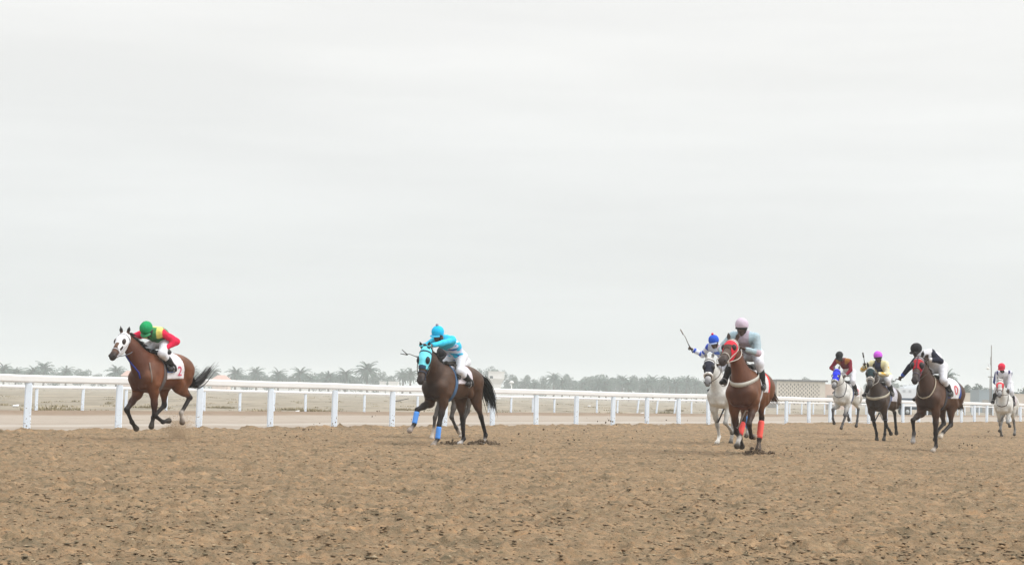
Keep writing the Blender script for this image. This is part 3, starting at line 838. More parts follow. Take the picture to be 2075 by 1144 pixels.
    for kind, colr, wd in straps:
        m = MB()
        if kind == 'collar':     # breast girth: level band from the saddle round the chest
            u = unit(np.array((1, 0, -0.36))); v = YV
            pts = ring(B, np.array((0.20, 0, c.get('collar_z', 1.44))), u, v, 0.010, 0.9, 34, -104, 104)
            band(m, pts, unit(np.array((0.36, 0, 1))), wd, closed=False)
            m.build("breast_girth", flat("breast_girth", colr), root)
        if kind == 'neckstrap':
            cen = nb + 0.12 * nd; ax = unit(nd + np.array((0.55, 0, -0.10)))
            u = unit(np.cross(YV, ax))
            band(m, ring(B, cen, u, YV, 0.010, 0.6, 30), ax, wd)
            m.build("neck_strap", flat("neck_strap", colr), root)
        if kind == 'martingale':
            q0 = nb + 0.42 * nd; q1 = nb + 0.15 * nd
            pts = [surf_hit(B, q0, (1.0, -0.35, -0.6), 0.7, 0.006), surf_hit(B, nb + 0.28 * nd, (1.0, -0.12, -0.5), 0.7, 0.006), surf_hit(B, q1, (1.0, 0.12, -0.4), 0.7, 0.006), surf_hit(B, (0.45, 0, 1.25), (1.0, 0.30, -0.05), 0.7, 0.008), surf_hit(B, (0.45, 0, 1.15), (1.0, 0.42, -0.1), 0.7, 0.008)]
            m.tube(pts, wd, 6); m.build("martingale", flat("martingale", colr), root)
            sdm = MB()
            for sd in (1,):
                q1 = [surf_hit(B, np.array((0.42, 0, z_)), unit(np.array((0.55, sd, 0.0))), 0.7, 0.008) for z_ in (1.42, 1.34, 1.24, 1.14, 1.06)]
                sdm.tube(q1, 0.014, 5)
            sdm.build("shoulder_strap", flat("strap_grey", (0.2, 0.16, 0.14)), root)
    for k, colr, (f0, f1) in bandages:
        q = s.legs[k]; a, bb = q[2], q[3]; m = MB(); n_ = 9; P_ = []; r_ = []
        base_r = (0.040, 0.036) if k[1] == 'F' else (0.046, 0.038)
        for i in range(n_):
            f_ = f0 + (f1 - f0) * i / (n_ - 1); P_.append(a + (bb - a) * f_); r_.append(0.012 + base_r[0] + (base_r[1] - base_r[0]) * min(f_, 1) + 0.004 * (i % 2) + (0.010 if f_ > 0.92 else 0) - (0.006 if i in (0, n_ - 1) else 0))
        m.tube(P_, r_, 12); m.build("bandage", flat("bandage", colr), root)
    s.toe = {k: Matrix.Translation(root.location) @ root.rotation_euler.to_matrix().to_4x4() @ (Vector(q_[5]) * Sc) for k, q_ in s.legs.items()}
    s.root = root; s.B = B; s.H = H; s.Lg = Lg
    return s
# ================================================================ JOCKEYS
skin_m = material("skin", attr=True, rough=0.55, var=0.08, vscale=20.0, spec=0.3)
SKIN = (0.085, 0.045, 0.030)
def two_bone(a, c, l1, l2, hint):
    a, c, hint = np.array(a, float), np.array(c, float), np.array(hint, float)
    d = c - a; L = np.linalg.norm(d); sc = max(1.0, L / (l1 + l2) * 1.001); l1 *= sc; l2 *= sc
    u = d / L; x = (l1 * l1 - l2 * l2 + L * L) / (2 * L); h_ = math.sqrt(max(l1 * l1 - x * x, 0))
    n = hint - a; n = n - (n @ u) * u; n = unit(n + 1e-6)
    return a + u * x + n * h_

def fingers(mb, wrist, elbow, g, side, c):
    f = unit(wrist - elbow); g = unit(np.array(g) - (np.array(g) @ f) * f); n = unit(np.cross(f, g))
    if n[2] > 0: n = -n
    base = wrist + f * 0.075
    for i, (L, o) in enumerate(((0.070, -0.030), (0.080, -0.010), (0.076, 0.010), (0.060, 0.030))):
        p0 = base + g * o - f * 0.015; p1 = p0 + f * L * 0.42; p2 = p1 + (n * 0.85 + f * 0.1) * L * 0.38; p3 = p2 - (f * 0.9 - n * 0.1) * L * 0.34
        mb.tube([p0, p1, p2, p3], [0.0105, 0.0098, 0.0090, 0.0075], 6, c)
    t0 = wrist + f * 0.03 + g * 0.030 * side; t1 = t0 + (f * 0.6 + g * 0.6 * side + n * 0.3) * 0.035; t2 = t1 + (f * 0.7 - g * 0.35 * side + n * 0.5) * 0.034
    mb.tube([t0, t1, t2], [0.013, 0.0115, 0.009], 6, c)

def wrinkle(prims, V, amp, fr):
    """loose folds: push the cloth in and out along the surface normal"""
    g = np.stack([sdf(prims, V + e_) - sdf(prims, V - e_) for e_ in np.eye(3) * 0.004], 1); g /= np.linalg.norm(g, axis=1)[:, None] + 1e-9
    n = fbm(V[:, 0] * fr + V[:, 1] * fr * 0.6, V[:, 2] * fr * 0.7 - V[:, 1] * fr * 0.8 + V[:, 0] * fr * 0.5, 61, 3)
    return V + g * (amp * (n + 0.08))[:, None]

def build_jockey(hs, label, d):
    root = empty("person", hs.root.location, hs.root.rotation_euler); root.scale = hs.root.scale
    tag(root, label, "jockey", "jockeys riding in the race")
    A = lambda k, dflt=None: np.array(d.get(k, dflt), float)
    hip = A('hip'); hc = A('head'); sh = {1: A('shL'), -1: A('shR')}; hand = {1: A('handL'), -1: A('handR')}
    elh = {1: A('elL', sh[1] + np.array((-0.1, 0.15, -0.3))), -1: A('elR', sh[-1] + np.array((-0.1, -0.15, -0.3)))}
    knee_h = {1: A('kneeL', (0.34, 0.25, 1.6)), -1: A('kneeR', (0.34, -0.25, 1.6))}
    foot = {1: A('footL', (0.0, 0.30, 1.27)), -1: A('footR', (0.0, -0.30, 1.27))}
    hp = {1: hip + YV * 0.10, -1: hip - YV * 0.10}
    look = R(d.get('look', 15)); turn = R(d.get('turn', 0)); tilt = d.get('tilt', 0.0)
    fw = np.array((math.cos(look) * math.cos(turn), math.cos(look) * math.sin(turn), -math.sin(look)))
    up = unit(np.array((math.sin(look), 0, math.cos(look))) + YV * tilt); up = unit(up - (up @ fw) * fw); lt = np.cross(up, fw)
    chest = 0.5 * (sh[1] + sh[-1]); sdir = unit(sh[1] - sh[-1])
    skin = np.array(d.get('skin', SKIN))
    S = lambda *a, **k: Prim(*a, **k)
    mid = hip + 0.5 * (chest - hip) + np.array((-0.04, 0, 0.05))
    torso = [S(hp[1], hp[-1], 0.110, c=skin), S(hip + np.array((0.02, 0, 0.03)), mid, 0.118, 0.122, sdir, 1.25, skin, k=0.06), S(mid, chest - 0.03 * up, 0.122, 0.115, sdir, 1.40, skin, k=0.06), S(sh[1] * 0.92 + sh[-1] * 0.08, sh[-1] * 0.92 + sh[1] * 0.08, 0.072, k=0.07, c=skin)]
    arms = []; elbow = {}
    for sd in (1, -1):
        elbow[sd] = two_bone(sh[sd], hand[sd], 0.29, 0.27, elh[sd])
        arms += [S(sh[sd], elbow[sd], 0.062, 0.048, k=0.04, c=skin), S(elbow[sd], hand[sd], 0.048, 0.031, k=0.03, c=skin)]
    legs = []; boots = []; knee = {}
    for sd in (1, -1):
        knee[sd] = two_bone(hp[sd], foot[sd], 0.42, 0.42, knee_h[sd])
        legs += [S(hp[sd], knee[sd], 0.098, 0.066, k=0.05, c=skin), S(knee[sd], knee[sd] + 0.45 * (foot[sd] - knee[sd]), 0.064, 0.055, k=0.04, c=skin)]
        an = foot[sd]; toe = an + np.array((0.15, 0.02 * sd, -0.045)); heel = an + np.array((-0.045, 0, -0.055))
        boots += [S(knee[sd] + 0.26 * (an - knee[sd]), knee[sd] + 0.55 * (an - knee[sd]), 0.060, 0.058, k=0.03), S(knee[sd] + 0.5 * (an - knee[sd]), an, 0.058, 0.040, k=0.03), S(an, heel, 0.040, 0.034, k=0.03), S(an - np.array((0, 0, 0.03)), toe, 0.042, 0.032, k=0.03)]
    fc = hc - 0.035 * up
    head = [S(hc + 0.0 * up, hc + 0.0 * up - 0.02 * fw, 0.100, 0.100, lt, 0.86, skin, k=0.03), S(fc + 0.035 * fw - 0.01 * up, fc + 0.045 * fw - 0.10 * up, 0.066, 0.044, lt, 0.92, skin, k=0.04),
            S(fc + 0.085 * fw - 0.015 * up, fc + 0.112 * fw - 0.050 * up, 0.012, 0.017, None, 1, skin, k=0.02), S(fc + 0.085 * fw - 0.078 * up + 0.016 * lt, fc + 0.085 * fw - 0.078 * up - 0.016 * lt, 0.012, 0.012, None, 1, skin * 0.7, k=0.015),
            S(chest - 0.02 * up, hc - 0.08 * up - 0.02 * fw, 0.060, 0.058, None, 1, skin, k=0.05)]
    for sd in (1, -1): head.append(S(fc - 0.02 * fw - 0.02 * up + 0.088 * sd * lt, fc - 0.02 * fw - 0.06 * up + 0.085 * sd * lt, 0.018, 0.012, lt, 0.5, skin, k=0.015))
    palms = []
    for sd in (1, -1):
        f_ = unit(hand[sd] - elbow[sd]); palms.append(S(hand[sd], hand[sd] + 0.075 * f_, 0.028, 0.034, np.cross(f_, YV) + 1e-6, 0.6, skin, k=0.02))
    bodyp = [q.grown(-0.006) for q in torso + arms + legs + boots] + head + palms
    V, F = sdf_mesh(bodyp, 0.0125)
    Cc = prim_colors(bodyp, V, 0.008)
    mb = MB(); gl = tuple(d.get('glove', skin))
    for sd in (1, -1): fingers(mb, hand[sd], elbow[sd], d.get('grip', (0, 1, 0)), sd, gl)
    n0 = len(V)
    V2 = np.concatenate([V, np.array(mb.V)]); F2 = [tuple(int(v) for v in f) for f in F] + [tuple(i + n0 for i in f) for f in mb.F]
    C2 = np.concatenate([Cc, np.array(mb.C)])
    obj("body", V2, F2, skin_m, root, col=C2)
    for sd in (1, -1):
        m = MB(); m.ball(fc + 0.088 * fw - 0.012 * up + 0.034 * sd * lt, 0.014); m.build("eye", eye_mat, root)
    # clothes
    jer = d['jersey']
    jp = [q for q in torso] + arms
    def jclip(q):
        c1 = np.full(q.shape[:-1], -1.0)
        for sd in (1, -1):
            f_ = unit(hand[sd] - elbow[sd]); c1 = np.maximum(c1, np.where(np.linalg.norm(q - hand[sd], axis=-1) < 0.12, (q - hand[sd]) @ f_ + 0.012, -1.0))
        ax = unit(chest - hip)
        wv = -((q - hip) @ ax) + 0.035
        near = (np.linalg.norm(q - hip, axis=-1) < 0.42) & (np.min([a_.ev(q) for a_ in arms], 0) > 0.03)
        return np.maximum(c1, np.where(near & (((q - hip) @ ax) < 0.05), wv, -1.0))
    V, F = sdf_mesh([q.grown(0.0) for q in jp], 0.0125, 0.012, jclip)
    V = wrinkle(jp, V, 0.020, 9.0)
    T = np.array([q.ev(V) for q in jp]); who = T.argmin(0)     # 0-3 torso, 4,5 left arm, 6,7 right arm
    Cj = np.broadcast_to(np.array(jer['body']), V.shape).copy()
    if 'sleeve' in jer: Cj[who >= 4] = jer['sleeve']
    tt = {}
    for i, q in enumerate(jp): tt[i] = q.ev(V, True)[1]
    al = np.where(who == 4, tt[4] * 0.5, np.where(who == 5, 0.5 + tt[5] * 0.5, np.where(who == 6, tt[6] * 0.5, np.where(who == 7, 0.5 + tt[7] * 0.5, -1))))
    th = (V - hip) @ unit(chest - hip) / np.linalg.norm(chest - hip)
    lat = (V - chest) @ sdir
    for fn, colr in jer.get('paint', ()):
        Cj[fn(V, who, al, th, lat)] = colr
    obj("jersey", V, F, cloth, root, col=Cj)
    bp_ = [torso[0]] + legs + [S(hip, hip + 0.06 * unit(chest - hip), 0.11, 0.105, sdir, 1.2, k=0.05)]
    V, F = sdf_mesh(bp_, 0.0125, 0.011)
    V = wrinkle(bp_, V, 0.010, 11.0)
    obj("breeches", V, F, cloth, root, col=np.broadcast_to(np.array(d.get('breeches', (0.66, 0.68, 0.74))), V.shape))
    for sd in (1, -1):
        bb = boots[:4] if sd == 1 else boots[4:]
        V, F = sdf_mesh(bb, 0.011, 0.008)
        obj("boot", V, F, flat("boot_leather", (0.02, 0.02, 0.022), 0.4), root)
    # helmet with peak, chin strap, goggles
    hcol = d['helmet']
    hm = [S(hc + 0.015 * up, hc + 0.012 * up - 0.025 * fw, 0.125, 0.122, lt, 0.93, k=0.02)]
    def hclip(q): return -((q - hc) @ (up * 0.97 + fw * 0.10)) - 0.055 - 0.45 * np.maximum(-((q - hc) @ fw) - 0.02, 0) * 0.8
    V, F = sdf_mesh(hm, 0.0125, 0.0, hclip)
    Ch = np.broadcast_to(np.array(hcol), V.shape).copy()
    if 'helmet_band' in d:
        uu = (V - hc) @ (up * 0.97 + fw * 0.10); Ch[(uu < -0.025)] = d['helmet_band']
    he = obj("helmet", V, F, cloth, root, col=Ch)
    if d.get('peak', True):
        m = MB(); Vp = []; Fp = []
        for j, (r_, dz) in enumerate(((0.112, -0.030), (0.145, -0.038), (0.172, -0.052))):
            for lay in (0, 1):
                for i in range(9):
                    a = R(-55 + 110 * i / 8); rr = r_ if j == 0 else 0.112 + (r_ - 0.112) * math.cos(a * 0.95)
                    Vp.append(hc + fw * rr * math.cos(a) + lt * rr * math.sin(a) * 0.97 + up * (dz - 0.007 * lay))
        for j in range(2):
            for i in range(8):
                a0 = j * 18 + i; Fp.append((a0, a0 + 1, a0 + 19, a0 + 18)); b0 = a0 + 9; Fp.append((b0 + 1, b0, b0 + 18, b0 + 19))
        for i in range(8): Fp.append((36 + i, 37 + i, 46 + i, 45 + i))
        m.add(Vp, Fp); m.build("peak", flat("peak_cloth", d.get('peakc', hcol), 0.7), he)
    if 'bobble' in d:
        m = MB(); m.ball(hc + up * 0.155, 0.030); m.build("bobble", flat("bobble", d['bobble'], 0.95), he)
    m = MB(); pts = []
    for i in range(13):
        a = R(-105 + 210 * i / 12); pts.append(fc + up * (-0.008) + fw * (0.020 + 0.082 * math.cos(a)) + lt * 0.092 * math.sin(a))
    if d.get('goggles', True):
        m.tube(pts, [0.010] + [0.021] * 11 + [0.010], 7, flat=1.0); m.build("goggles", flat("goggles", d.get('gogglec', (0.02, 0.02, 0.022)), 0.2), root)
    m = MB(); pts = [fc + up * (0.0) + lt * 0.092, fc - up * 0.09 + lt * 0.060 + fw * 0.02, fc - up * 0.145 + fw * 0.035, fc - up * 0.09 - lt * 0.060 + fw * 0.02, fc - lt * 0.092]
    m.tube(pts, 0.007, 5); m.build("chin_strap", flat("chin_strap", d.get('strapc', (0.03, 0.03, 0.03))), root)
    # reins and stirrups belong to the horse
    m = MB()
    for sd in (1, -1):
        if d.get('freeR') and sd == -1: tgt = hand[1]
        elif d.get('freeL') and sd == 1: tgt = hand[-1]
        else: tgt = hand[sd]
        a = hs.bit[sd]; b_ = tgt + 0.07 * unit(hand[sd] - elbow[sd]) * (0 if (d.get('freeR') or d.get('freeL')) else 1)
        pts = []
        for i in range(9):
            f_ = i / 8; p_ = a + (b_ - a) * f_ - np.array((0, 0, 0.10)) * math.sin(f_ * math.pi) * d.get('slack', 0.4) + YV * sd * 0.10 * math.sin(f_ * math.pi)
            pts.append(p_)
        m.tube(pts, 0.009, 5)
    m.build("reins", flat("rein", d.get('reinc', (0.05, 0.035, 0.025))), hs.root)
    for sd in (1, -1):
        m = MB(); an = foot[sd]; a0 = np.array((0.06, 0.22 * sd, 1.52))
        m.tube([a0, 0.5 * (a0 + an) + YV * sd * 0.03, an + np.array((0.06, 0, 0.02))], 0.012, 5)
        ct = an + np.array((0.06, 0.0, -0.04)); rg = [ct + np.array((0, 0.062 * math.sin(a), 0.07 * math.cos(a))) for a in np.linspace(0, 2 * math.pi, 17)]
        m.tube(rg, 0.008, 5, caps=False); m.build("stirrup", flat("stirrup", (0.35, 0.35, 0.36), 0.35), hs.root)
    res = Skel(); res.hand = hand; res.elbow = elbow; res.root = root
    # patches behind helmet etc.
    for nm, fn in d.get('extra', ()): fn(root, hc, fw, up, lt)
    return res

def whip(hs, grip, tip, label, c=(0.03, 0.025, 0.02), fork=False):
    o_root = empty("riding_whip", hs.root.location, hs.root.rotation_euler); o_root.scale = hs.root.scale
    tag(o_root, label, "riding whip", "whips in the jockeys' hands")
    grip, tip = np.array(grip, float), np.array(tip, float); dv = unit(tip - grip); L = np.linalg.norm(tip - grip)
    m = MB(); m.tube([grip - dv * 0.10, grip + dv * 0.10], [0.014, 0.012], 7); m.ball(grip - dv * 0.105, 0.016)
    m.build("handle", flat("whip_grip", (0.02, 0.02, 0.02), 0.6), o_root)
    m = MB(); sag = np.array((0, 0, 0.03))
    m.tube([grip + dv * 0.10, grip + dv * L * 0.55 + sag, tip - dv * 0.12 + sag * 0.3], [0.010, 0.008, 0.006], 6); m.build("shaft", flat("whip_shaft", c, 0.5), o_root)
    m = MB(); sv = unit(np.cross(dv, (0.3, 0.2, 1.0)))
    if fork:
        m.tube([tip - dv * 0.16, tip], [0.012, 0.008], 5); m.tube([tip - dv * 0.17, tip + np.array((0, 0, 0.10)) - dv * 0.03], [0.012, 0.008], 5)
    else: m.obox(tip - dv * 0.06, (dv, sv, np.cross(dv, sv)), (0.07, 0.020, 0.004))
    m.build("flap", flat("whip_flap", c, 0.6), o_root)
    return o_root

# ---------------------------------------------------------------- the field of nine
W_ = (0.72, 0.73, 0.76)
L_ = lambda *c: s2l(c)
BLACKP = (0.016, 0.013, 0.012)
# 1: lead bay
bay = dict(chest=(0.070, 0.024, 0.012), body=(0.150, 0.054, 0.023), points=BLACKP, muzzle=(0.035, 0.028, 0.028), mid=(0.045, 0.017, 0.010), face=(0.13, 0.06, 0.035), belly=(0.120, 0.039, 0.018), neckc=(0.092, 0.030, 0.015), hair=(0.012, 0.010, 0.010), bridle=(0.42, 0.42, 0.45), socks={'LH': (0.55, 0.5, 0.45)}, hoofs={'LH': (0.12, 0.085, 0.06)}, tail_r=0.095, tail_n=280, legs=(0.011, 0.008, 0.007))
h1 = build_horse('lead', "bay racehorse in a white hood leading the field at far left, black tail streaming", bay,
    dict(color=(0.74, 0.76, 0.80), cup=(0.035, 0.022, 0.018), cups=1.12, cupd=0.026, range=(-0.04, 0.40), slope=-0.5, paint=((lambda t_, u, l: (u > 0.03) & (t_ > 0.27) & (np.abs(l) < 0.035), (0.13, 0.075, 0.05)), (lambda t_, u, l: (t_ > 0.27) & (t_ < 0.37) & (u > -0.015) & (u < 0.03) & (np.abs(l) > 0.035), (0.03, 0.02, 0.016)))),
    dict(color=(0.72, 0.70, 0.74), box=(-0.36, 0.10, 1.10), slant=0.25, girth=(0.12, 0.10, 0.10), saddle=(0.02, 0.018, 0.018), paint=((lambda V: (V[:, 0] > -0.10 - 0.1 * (1.5 - V[:, 2])) & (V[:, 2] > 1.22), (0.05, 0.16, 0.55)),)),
    [(-0.85, 0, 1.37), (-0.91, 0.0, 1.24), (-0.97, 0, 1.06), (-1.08, 0, 0.97), (-1.24, 0, 1.00), (-1.46, 0.0, 1.13), (-1.76, 0.0, 1.36)],
    straps=(('martingale', (0.02, 0.03, 0.20), 0.016),), number=("2", 0.25, (0.55, 0.10, 0.16), -0.27, 1.24), mane_len=0.19, mane_up=0.5, h=0.014, rng_seed=3)
j1 = build_jockey(h1, "jockey in green helmet, yellow and green shirt and red sleeves on the leading bay horse",
    dict(helmet=L_(28, 150, 92), helmet_band=L_(70, 165, 110), peakc=L_(60, 150, 100), head=(0.40, 0.0, 2.045), look=48, turn=4, hip=(-0.06, 0.02, 1.80), shL=(0.14, 0.19, 1.97), shR=(0.24, -0.17, 1.97), elL=(0.05, 0.34, 1.70), elR=(0.40, -0.36, 1.86), handL=(0.17, 0.26, 1.665), handR=(0.52, -0.16, 1.74), kneeL=(0.36, 0.26, 1.68), kneeR=(0.36, -0.26, 1.68), footL=(-0.06, 0.30, 1.33), footR=(-0.06, -0.30, 1.33), freeL=True, glove=L_(190, 30, 60), peak=True,
         jersey=dict(body=L_(60, 120, 80), sleeve=L_(225, 40, 80), paint=((lambda V, w_, al, th, lat: (w_ < 4) & (th > 0.72) & (V[:, 2] > 1.86), L_(225, 215, 120)), (lambda V, w_, al, th, lat: (w_ < 4) & (th > 0.55) & (np.abs(lat) < 0.09) & (V[:, 0] > 0.2), L_(70, 140, 90)))), reinc=(0.10, 0.10, 0.12), skin=(0.07, 0.045, 0.035)))
# 2: dark bay in sky blue
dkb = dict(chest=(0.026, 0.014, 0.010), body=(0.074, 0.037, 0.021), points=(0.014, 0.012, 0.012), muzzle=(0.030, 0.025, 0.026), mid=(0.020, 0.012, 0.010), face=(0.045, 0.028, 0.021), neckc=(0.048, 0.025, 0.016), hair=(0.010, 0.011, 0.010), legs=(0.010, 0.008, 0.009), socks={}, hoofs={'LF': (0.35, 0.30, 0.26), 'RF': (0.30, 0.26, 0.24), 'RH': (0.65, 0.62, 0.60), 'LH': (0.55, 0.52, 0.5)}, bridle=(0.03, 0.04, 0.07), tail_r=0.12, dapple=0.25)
CY = L_(120, 225, 245)
h2 = build_horse('cyan', "dark bay racehorse in a sky blue hood with blue front leg wraps, second from left", dkb,
    dict(color=CY, cup=(0.014, 0.011, 0.020), cups=1.25, cupd=0.036, range=(-0.06, 0.33), slope=0.3, paint=((lambda t_, u, l: (u > 0.04) & (t_ > 0.29), (0.02, 0.05, 0.10)), (lambda t_, u, l: (t_ < 0.05) & (t_ > 0.03), (0.05, 0.10, 0.15)))),
    dict(color=(0.66, 0.62, 0.68), box=(-0.34, 0.10, 1.20), girth=(0.07, 0.14, 0.26)),
    [(-0.86, 0, 1.37), (-0.96, 0.02, 1.35), (-1.09, 0.04, 1.24), (-1.22, 0.06, 1.06), (-1.33, 0.07, 0.85), (-1.40, 0.08, 0.66)],
    bandages=(('LF', L_(85, 150, 235), (0.18, 1.0)), ('RF', L_(85, 150, 235), (0.12, 0.95))), mane_len=0.11, h=0.014, rng_seed=5)
j2 = build_jockey(h2, "jockey in sky blue cap and shirt stretched forward over the dark bay horse's neck",
    dict(helmet=L_(30, 185, 235), peakc=L_(60, 180, 220), bobble=L_(150, 150, 165), head=(0.46, 0.0, 2.20), look=14, turn=0, tilt=0.08, hip=(-0.20, 0.02, 1.74), shL=(0.22, 0.20, 2.06), shR=(0.28, -0.18, 2.07), elL=(0.50, 0.32, 1.86), elR=(0.50, -0.32, 1.88), handL=(0.76, 0.08, 1.94), handR=(0.74, -0.09, 1.95), kneeL=(0.18, 0.28, 1.50), kneeR=(0.18, -0.28, 1.50), footL=(-0.30, 0.29, 1.25), footR=(-0.30, -0.29, 1.25),
         jersey=dict(body=L_(60, 190, 230), sleeve=L_(60, 195, 232), paint=((lambda V, w_, al, th, lat: (w_ < 4) & (th < 0.70) & (fbm(V[:, 0] * 9 + V[:, 1] * 7, V[:, 2] * 9, 5, 2) > -0.16), L_(205, 215, 240)), (lambda V, w_, al, th, lat: (w_ < 4) & (th < 0.66) & (fbm(V[:, 0] * 11 + V[:, 1] * 8, V[:, 2] * 11, 15, 2) > 0.06), L_(50, 90, 170)))), skin=(0.13, 0.07, 0.05)))
# 3: hidden runner behind it
h3 = build_horse('hidden', "grey-legged dark horse almost hidden behind the sky blue hooded horse, pale hooves showing", dict(dkb, body=(0.10, 0.085, 0.075), neckc=(0.10, 0.085, 0.075), face=(0.09, 0.08, 0.07), legs=(0.055, 0.048, 0.044), mid=(0.07, 0.06, 0.055), dapple=0.3, socks={'RF': (0.42, 0.36, 0.31)}, hoofs={k_: (0.50, 0.45, 0.40) for k_ in ('LF', 'RF', 'LH', 'RH')}),
    dict(color=(0.03, 0.03, 0.035), cup=(0.02, 0.02, 0.02)), dict(color=(0.6, 0.6, 0.62)), [(-0.86, 0, 1.37), (-0.95, 0, 1.28), (-1.02, 0, 1.1), (-1.05, 0, 0.85)], rng_seed=6)
j3 = build_jockey(h3, "jockey almost hidden behind the sky blue rider, whip hand held out to the left",
    dict(helmet=(0.03, 0.03, 0.035), head=(0.62, -0.04, 1.93), look=40, hip=(-0.16, -0.02, 1.72), shL=(0.32, 0.12, 1.86), shR=(0.38, -0.22, 1.87), elL=(0.4, 0.3, 1.6), elR=(0.6, -0.40, 1.80), handL=(0.60, 0.06, 1.70), handR=(0.72, -0.52, 1.79), freeR=True, jersey=dict(body=(0.05, 0.05, 0.06))))
# 4: chestnut in red hood
ches = dict(chest=(0.075, 0.027, 0.014), collar_z=1.46, body=(0.145, 0.058, 0.027), points=(0.035, 0.020, 0.015), muzzle=(0.045, 0.032, 0.030), mid=(0.06, 0.024, 0.014), face=(0.095, 0.050, 0.034), blaze=(0.085, 0.058, 0.048), neckc=(0.118, 0.042, 0.020), hair=(0.085, 0.042, 0.026), legs=(0.024, 0.013, 0.010), bridle=(0.42, 0.38, 0.34), socks={'RH': (0.66, 0.64, 0.62)}, hoofs={'LH': (0.10, 0.08, 0.07), 'LF': (0.35, 0.27, 0.2)}, tail_r=0.085, tail_n=150)
RED = L_(205, 42, 60)
h4 = build_horse('red', "chestnut racehorse in a red hood with white breast girth and red hind leg wraps", ches,
    dict(color=RED, cup=(0.020, 0.012, 0.012), cups=1.05, cupd=0.04, range=(0.005, 0.30), slope=-0.4, paint=((lambda t_, u, l: t_ < 0.080, (0.62, 0.58, 0.58)), (lambda t_, u, l: (u > 0.02) & (t_ > 0.20) & (np.abs(l) < 0.06), (0.085, 0.055, 0.045)))),
    dict(color=(0.62, 0.60, 0.62), box=(-0.34, 0.16, 1.16), girth=(0.5, 0.5, 0.52), paint=((lambda V: V[:, 0] < -0.28, L_(220, 60, 60)),)),
    [(-0.86, 0, 1.37), (-0.96, 0.04, 1.32), (-1.06, 0.10, 1.20), (-1.14, 0.15, 1.08), (-1.22, 0.20, 1.0)],
    straps=(('collar', (0.50, 0.49, 0.45), 0.075),), bandages=(('LH', L_(232, 92, 82), (0.15, 0.98)), ('RH', L_(232, 84, 80), (0.12, 0.80))), h=0.014, rng_seed=8)
j4 = build_jockey(h4, "jockey in pale lilac helmet and dark goggles, sitting upright on the red hooded chestnut",
    dict(helmet=L_(198, 184, 202), peak=False, head=(0.50, -0.02, 2.315), look=6, hip=(-0.14, 0.0, 1.84), shL=(0.36, 0.21, 2.12), shR=(0.38, -0.22, 2.13), elL=(0.22, 0.42, 1.93), elR=(0.30, -0.5, 1.95), handL=(0.60, 0.06, 1.90), handR=(0.68, -0.30, 1.82), kneeL=(0.40, 0.28, 1.68), kneeR=(0.40, -0.28, 1.68), footL=(0.06, 0.27, 1.28), footR=(0.25, -0.38, 1.36),
         jersey=dict(body=L_(180, 168, 184), sleeve=L_(164, 184, 194), paint=((lambda V, w_, al, th, lat: (al > 0.44) & (al < 0.60), L_(195, 178, 190)), (lambda V, w_, al, th, lat: (w_ < 4) & (np.abs(lat) > 0.10), L_(165, 190, 202)))), skin=(0.07, 0.042, 0.032), reinc=(0.45, 0.42, 0.38)))
# 5: white horse with black hood
grey = dict(body=(0.60, 0.60, 0.58), points=(0.20, 0.20, 0.21), muzzle=(0.16, 0.16, 0.17), mid=(0.52, 0.52, 0.50), face=(0.62, 0.62, 0.61), blaze=(0.50, 0.50, 0.51), neckc=(0.60, 0.60, 0.58), hair=(0.60, 0.59, 0.57), legs=(0.36, 0.36, 0.35), socks={'RF': (0.70, 0.70, 0.68)}, hoofs={'LF': (0.05, 0.05, 0.05), 'RF': (0.55, 0.53, 0.5)}, dapple=0.10, long_socks=True)
h5 = build_horse('white', "white racehorse in a black hood and fluffy white noseband, beside the red hooded chestnut", grey,
    dict(color=(0.022, 0.024, 0.040), cup=(0.012, 0.012, 0.015), cups=1.15, cupd=0.045, range=(0.06, 0.30), slope=0.2, ringc=(0.45, 0.46, 0.5), roll=(0.74, 0.73, 0.72), paint=((lambda t_, u, l: t_ < 0.085, (0.7, 0.7, 0.7)),)),
    dict(color=(0.66, 0.67, 0.7)), [(-0.86, 0, 1.37), (-0.96, 0, 1.30), (-1.06, 0, 1.1), (-1.1, 0, 0.85)], bandages=(('LH', L_(90, 150, 225), (0.1, 0.9)),), rng_seed=9)
j5 = build_jockey(h5, "jockey in blue cap with red bobble, striped arm stretched out sideways swinging a whip",
    dict(helmet=L_(35, 85, 200), bobble=L_(215, 40, 90), peakc=L_(150, 165, 200), head=(0.58, -0.125, 2.385), look=15, tilt=-0.1, hip=(-0.10, 0.02, 1.88), shL=(0.34, 0.14, 2.18), shR=(0.44, -0.30, 2.25), elL=(0.3, 0.36, 1.95), elR=(0.42, -0.55, 2.17), handL=(0.62, 0.08, 1.86), handR=(0.46, -0.70, 2.19), freeR=True, footL=(0.0, 0.30, 1.30), footR=(0.1, -0.34, 1.30),
         jersey=dict(body=L_(205, 215, 240), sleeve=L_(215, 222, 240), paint=((lambda V, w_, al, th, lat: (w_ >= 4) & (np.sin(al * 22 + 0.6) > 0.45), L_(50, 85, 200)), (lambda V, w_, al, th, lat: (w_ < 4) & (np.sin(th * 14) > 0.55), L_(90, 125, 215)))), skin=(0.08, 0.05, 0.035)))
whip(h5, j5.hand[-1] + 0.05 * unit(j5.hand[-1] - j5.elbow[-1]), (0.60, -0.945, 2.635), "thin brown whip raised by the jockey in the blue cap", (0.16, 0.13, 0.11))
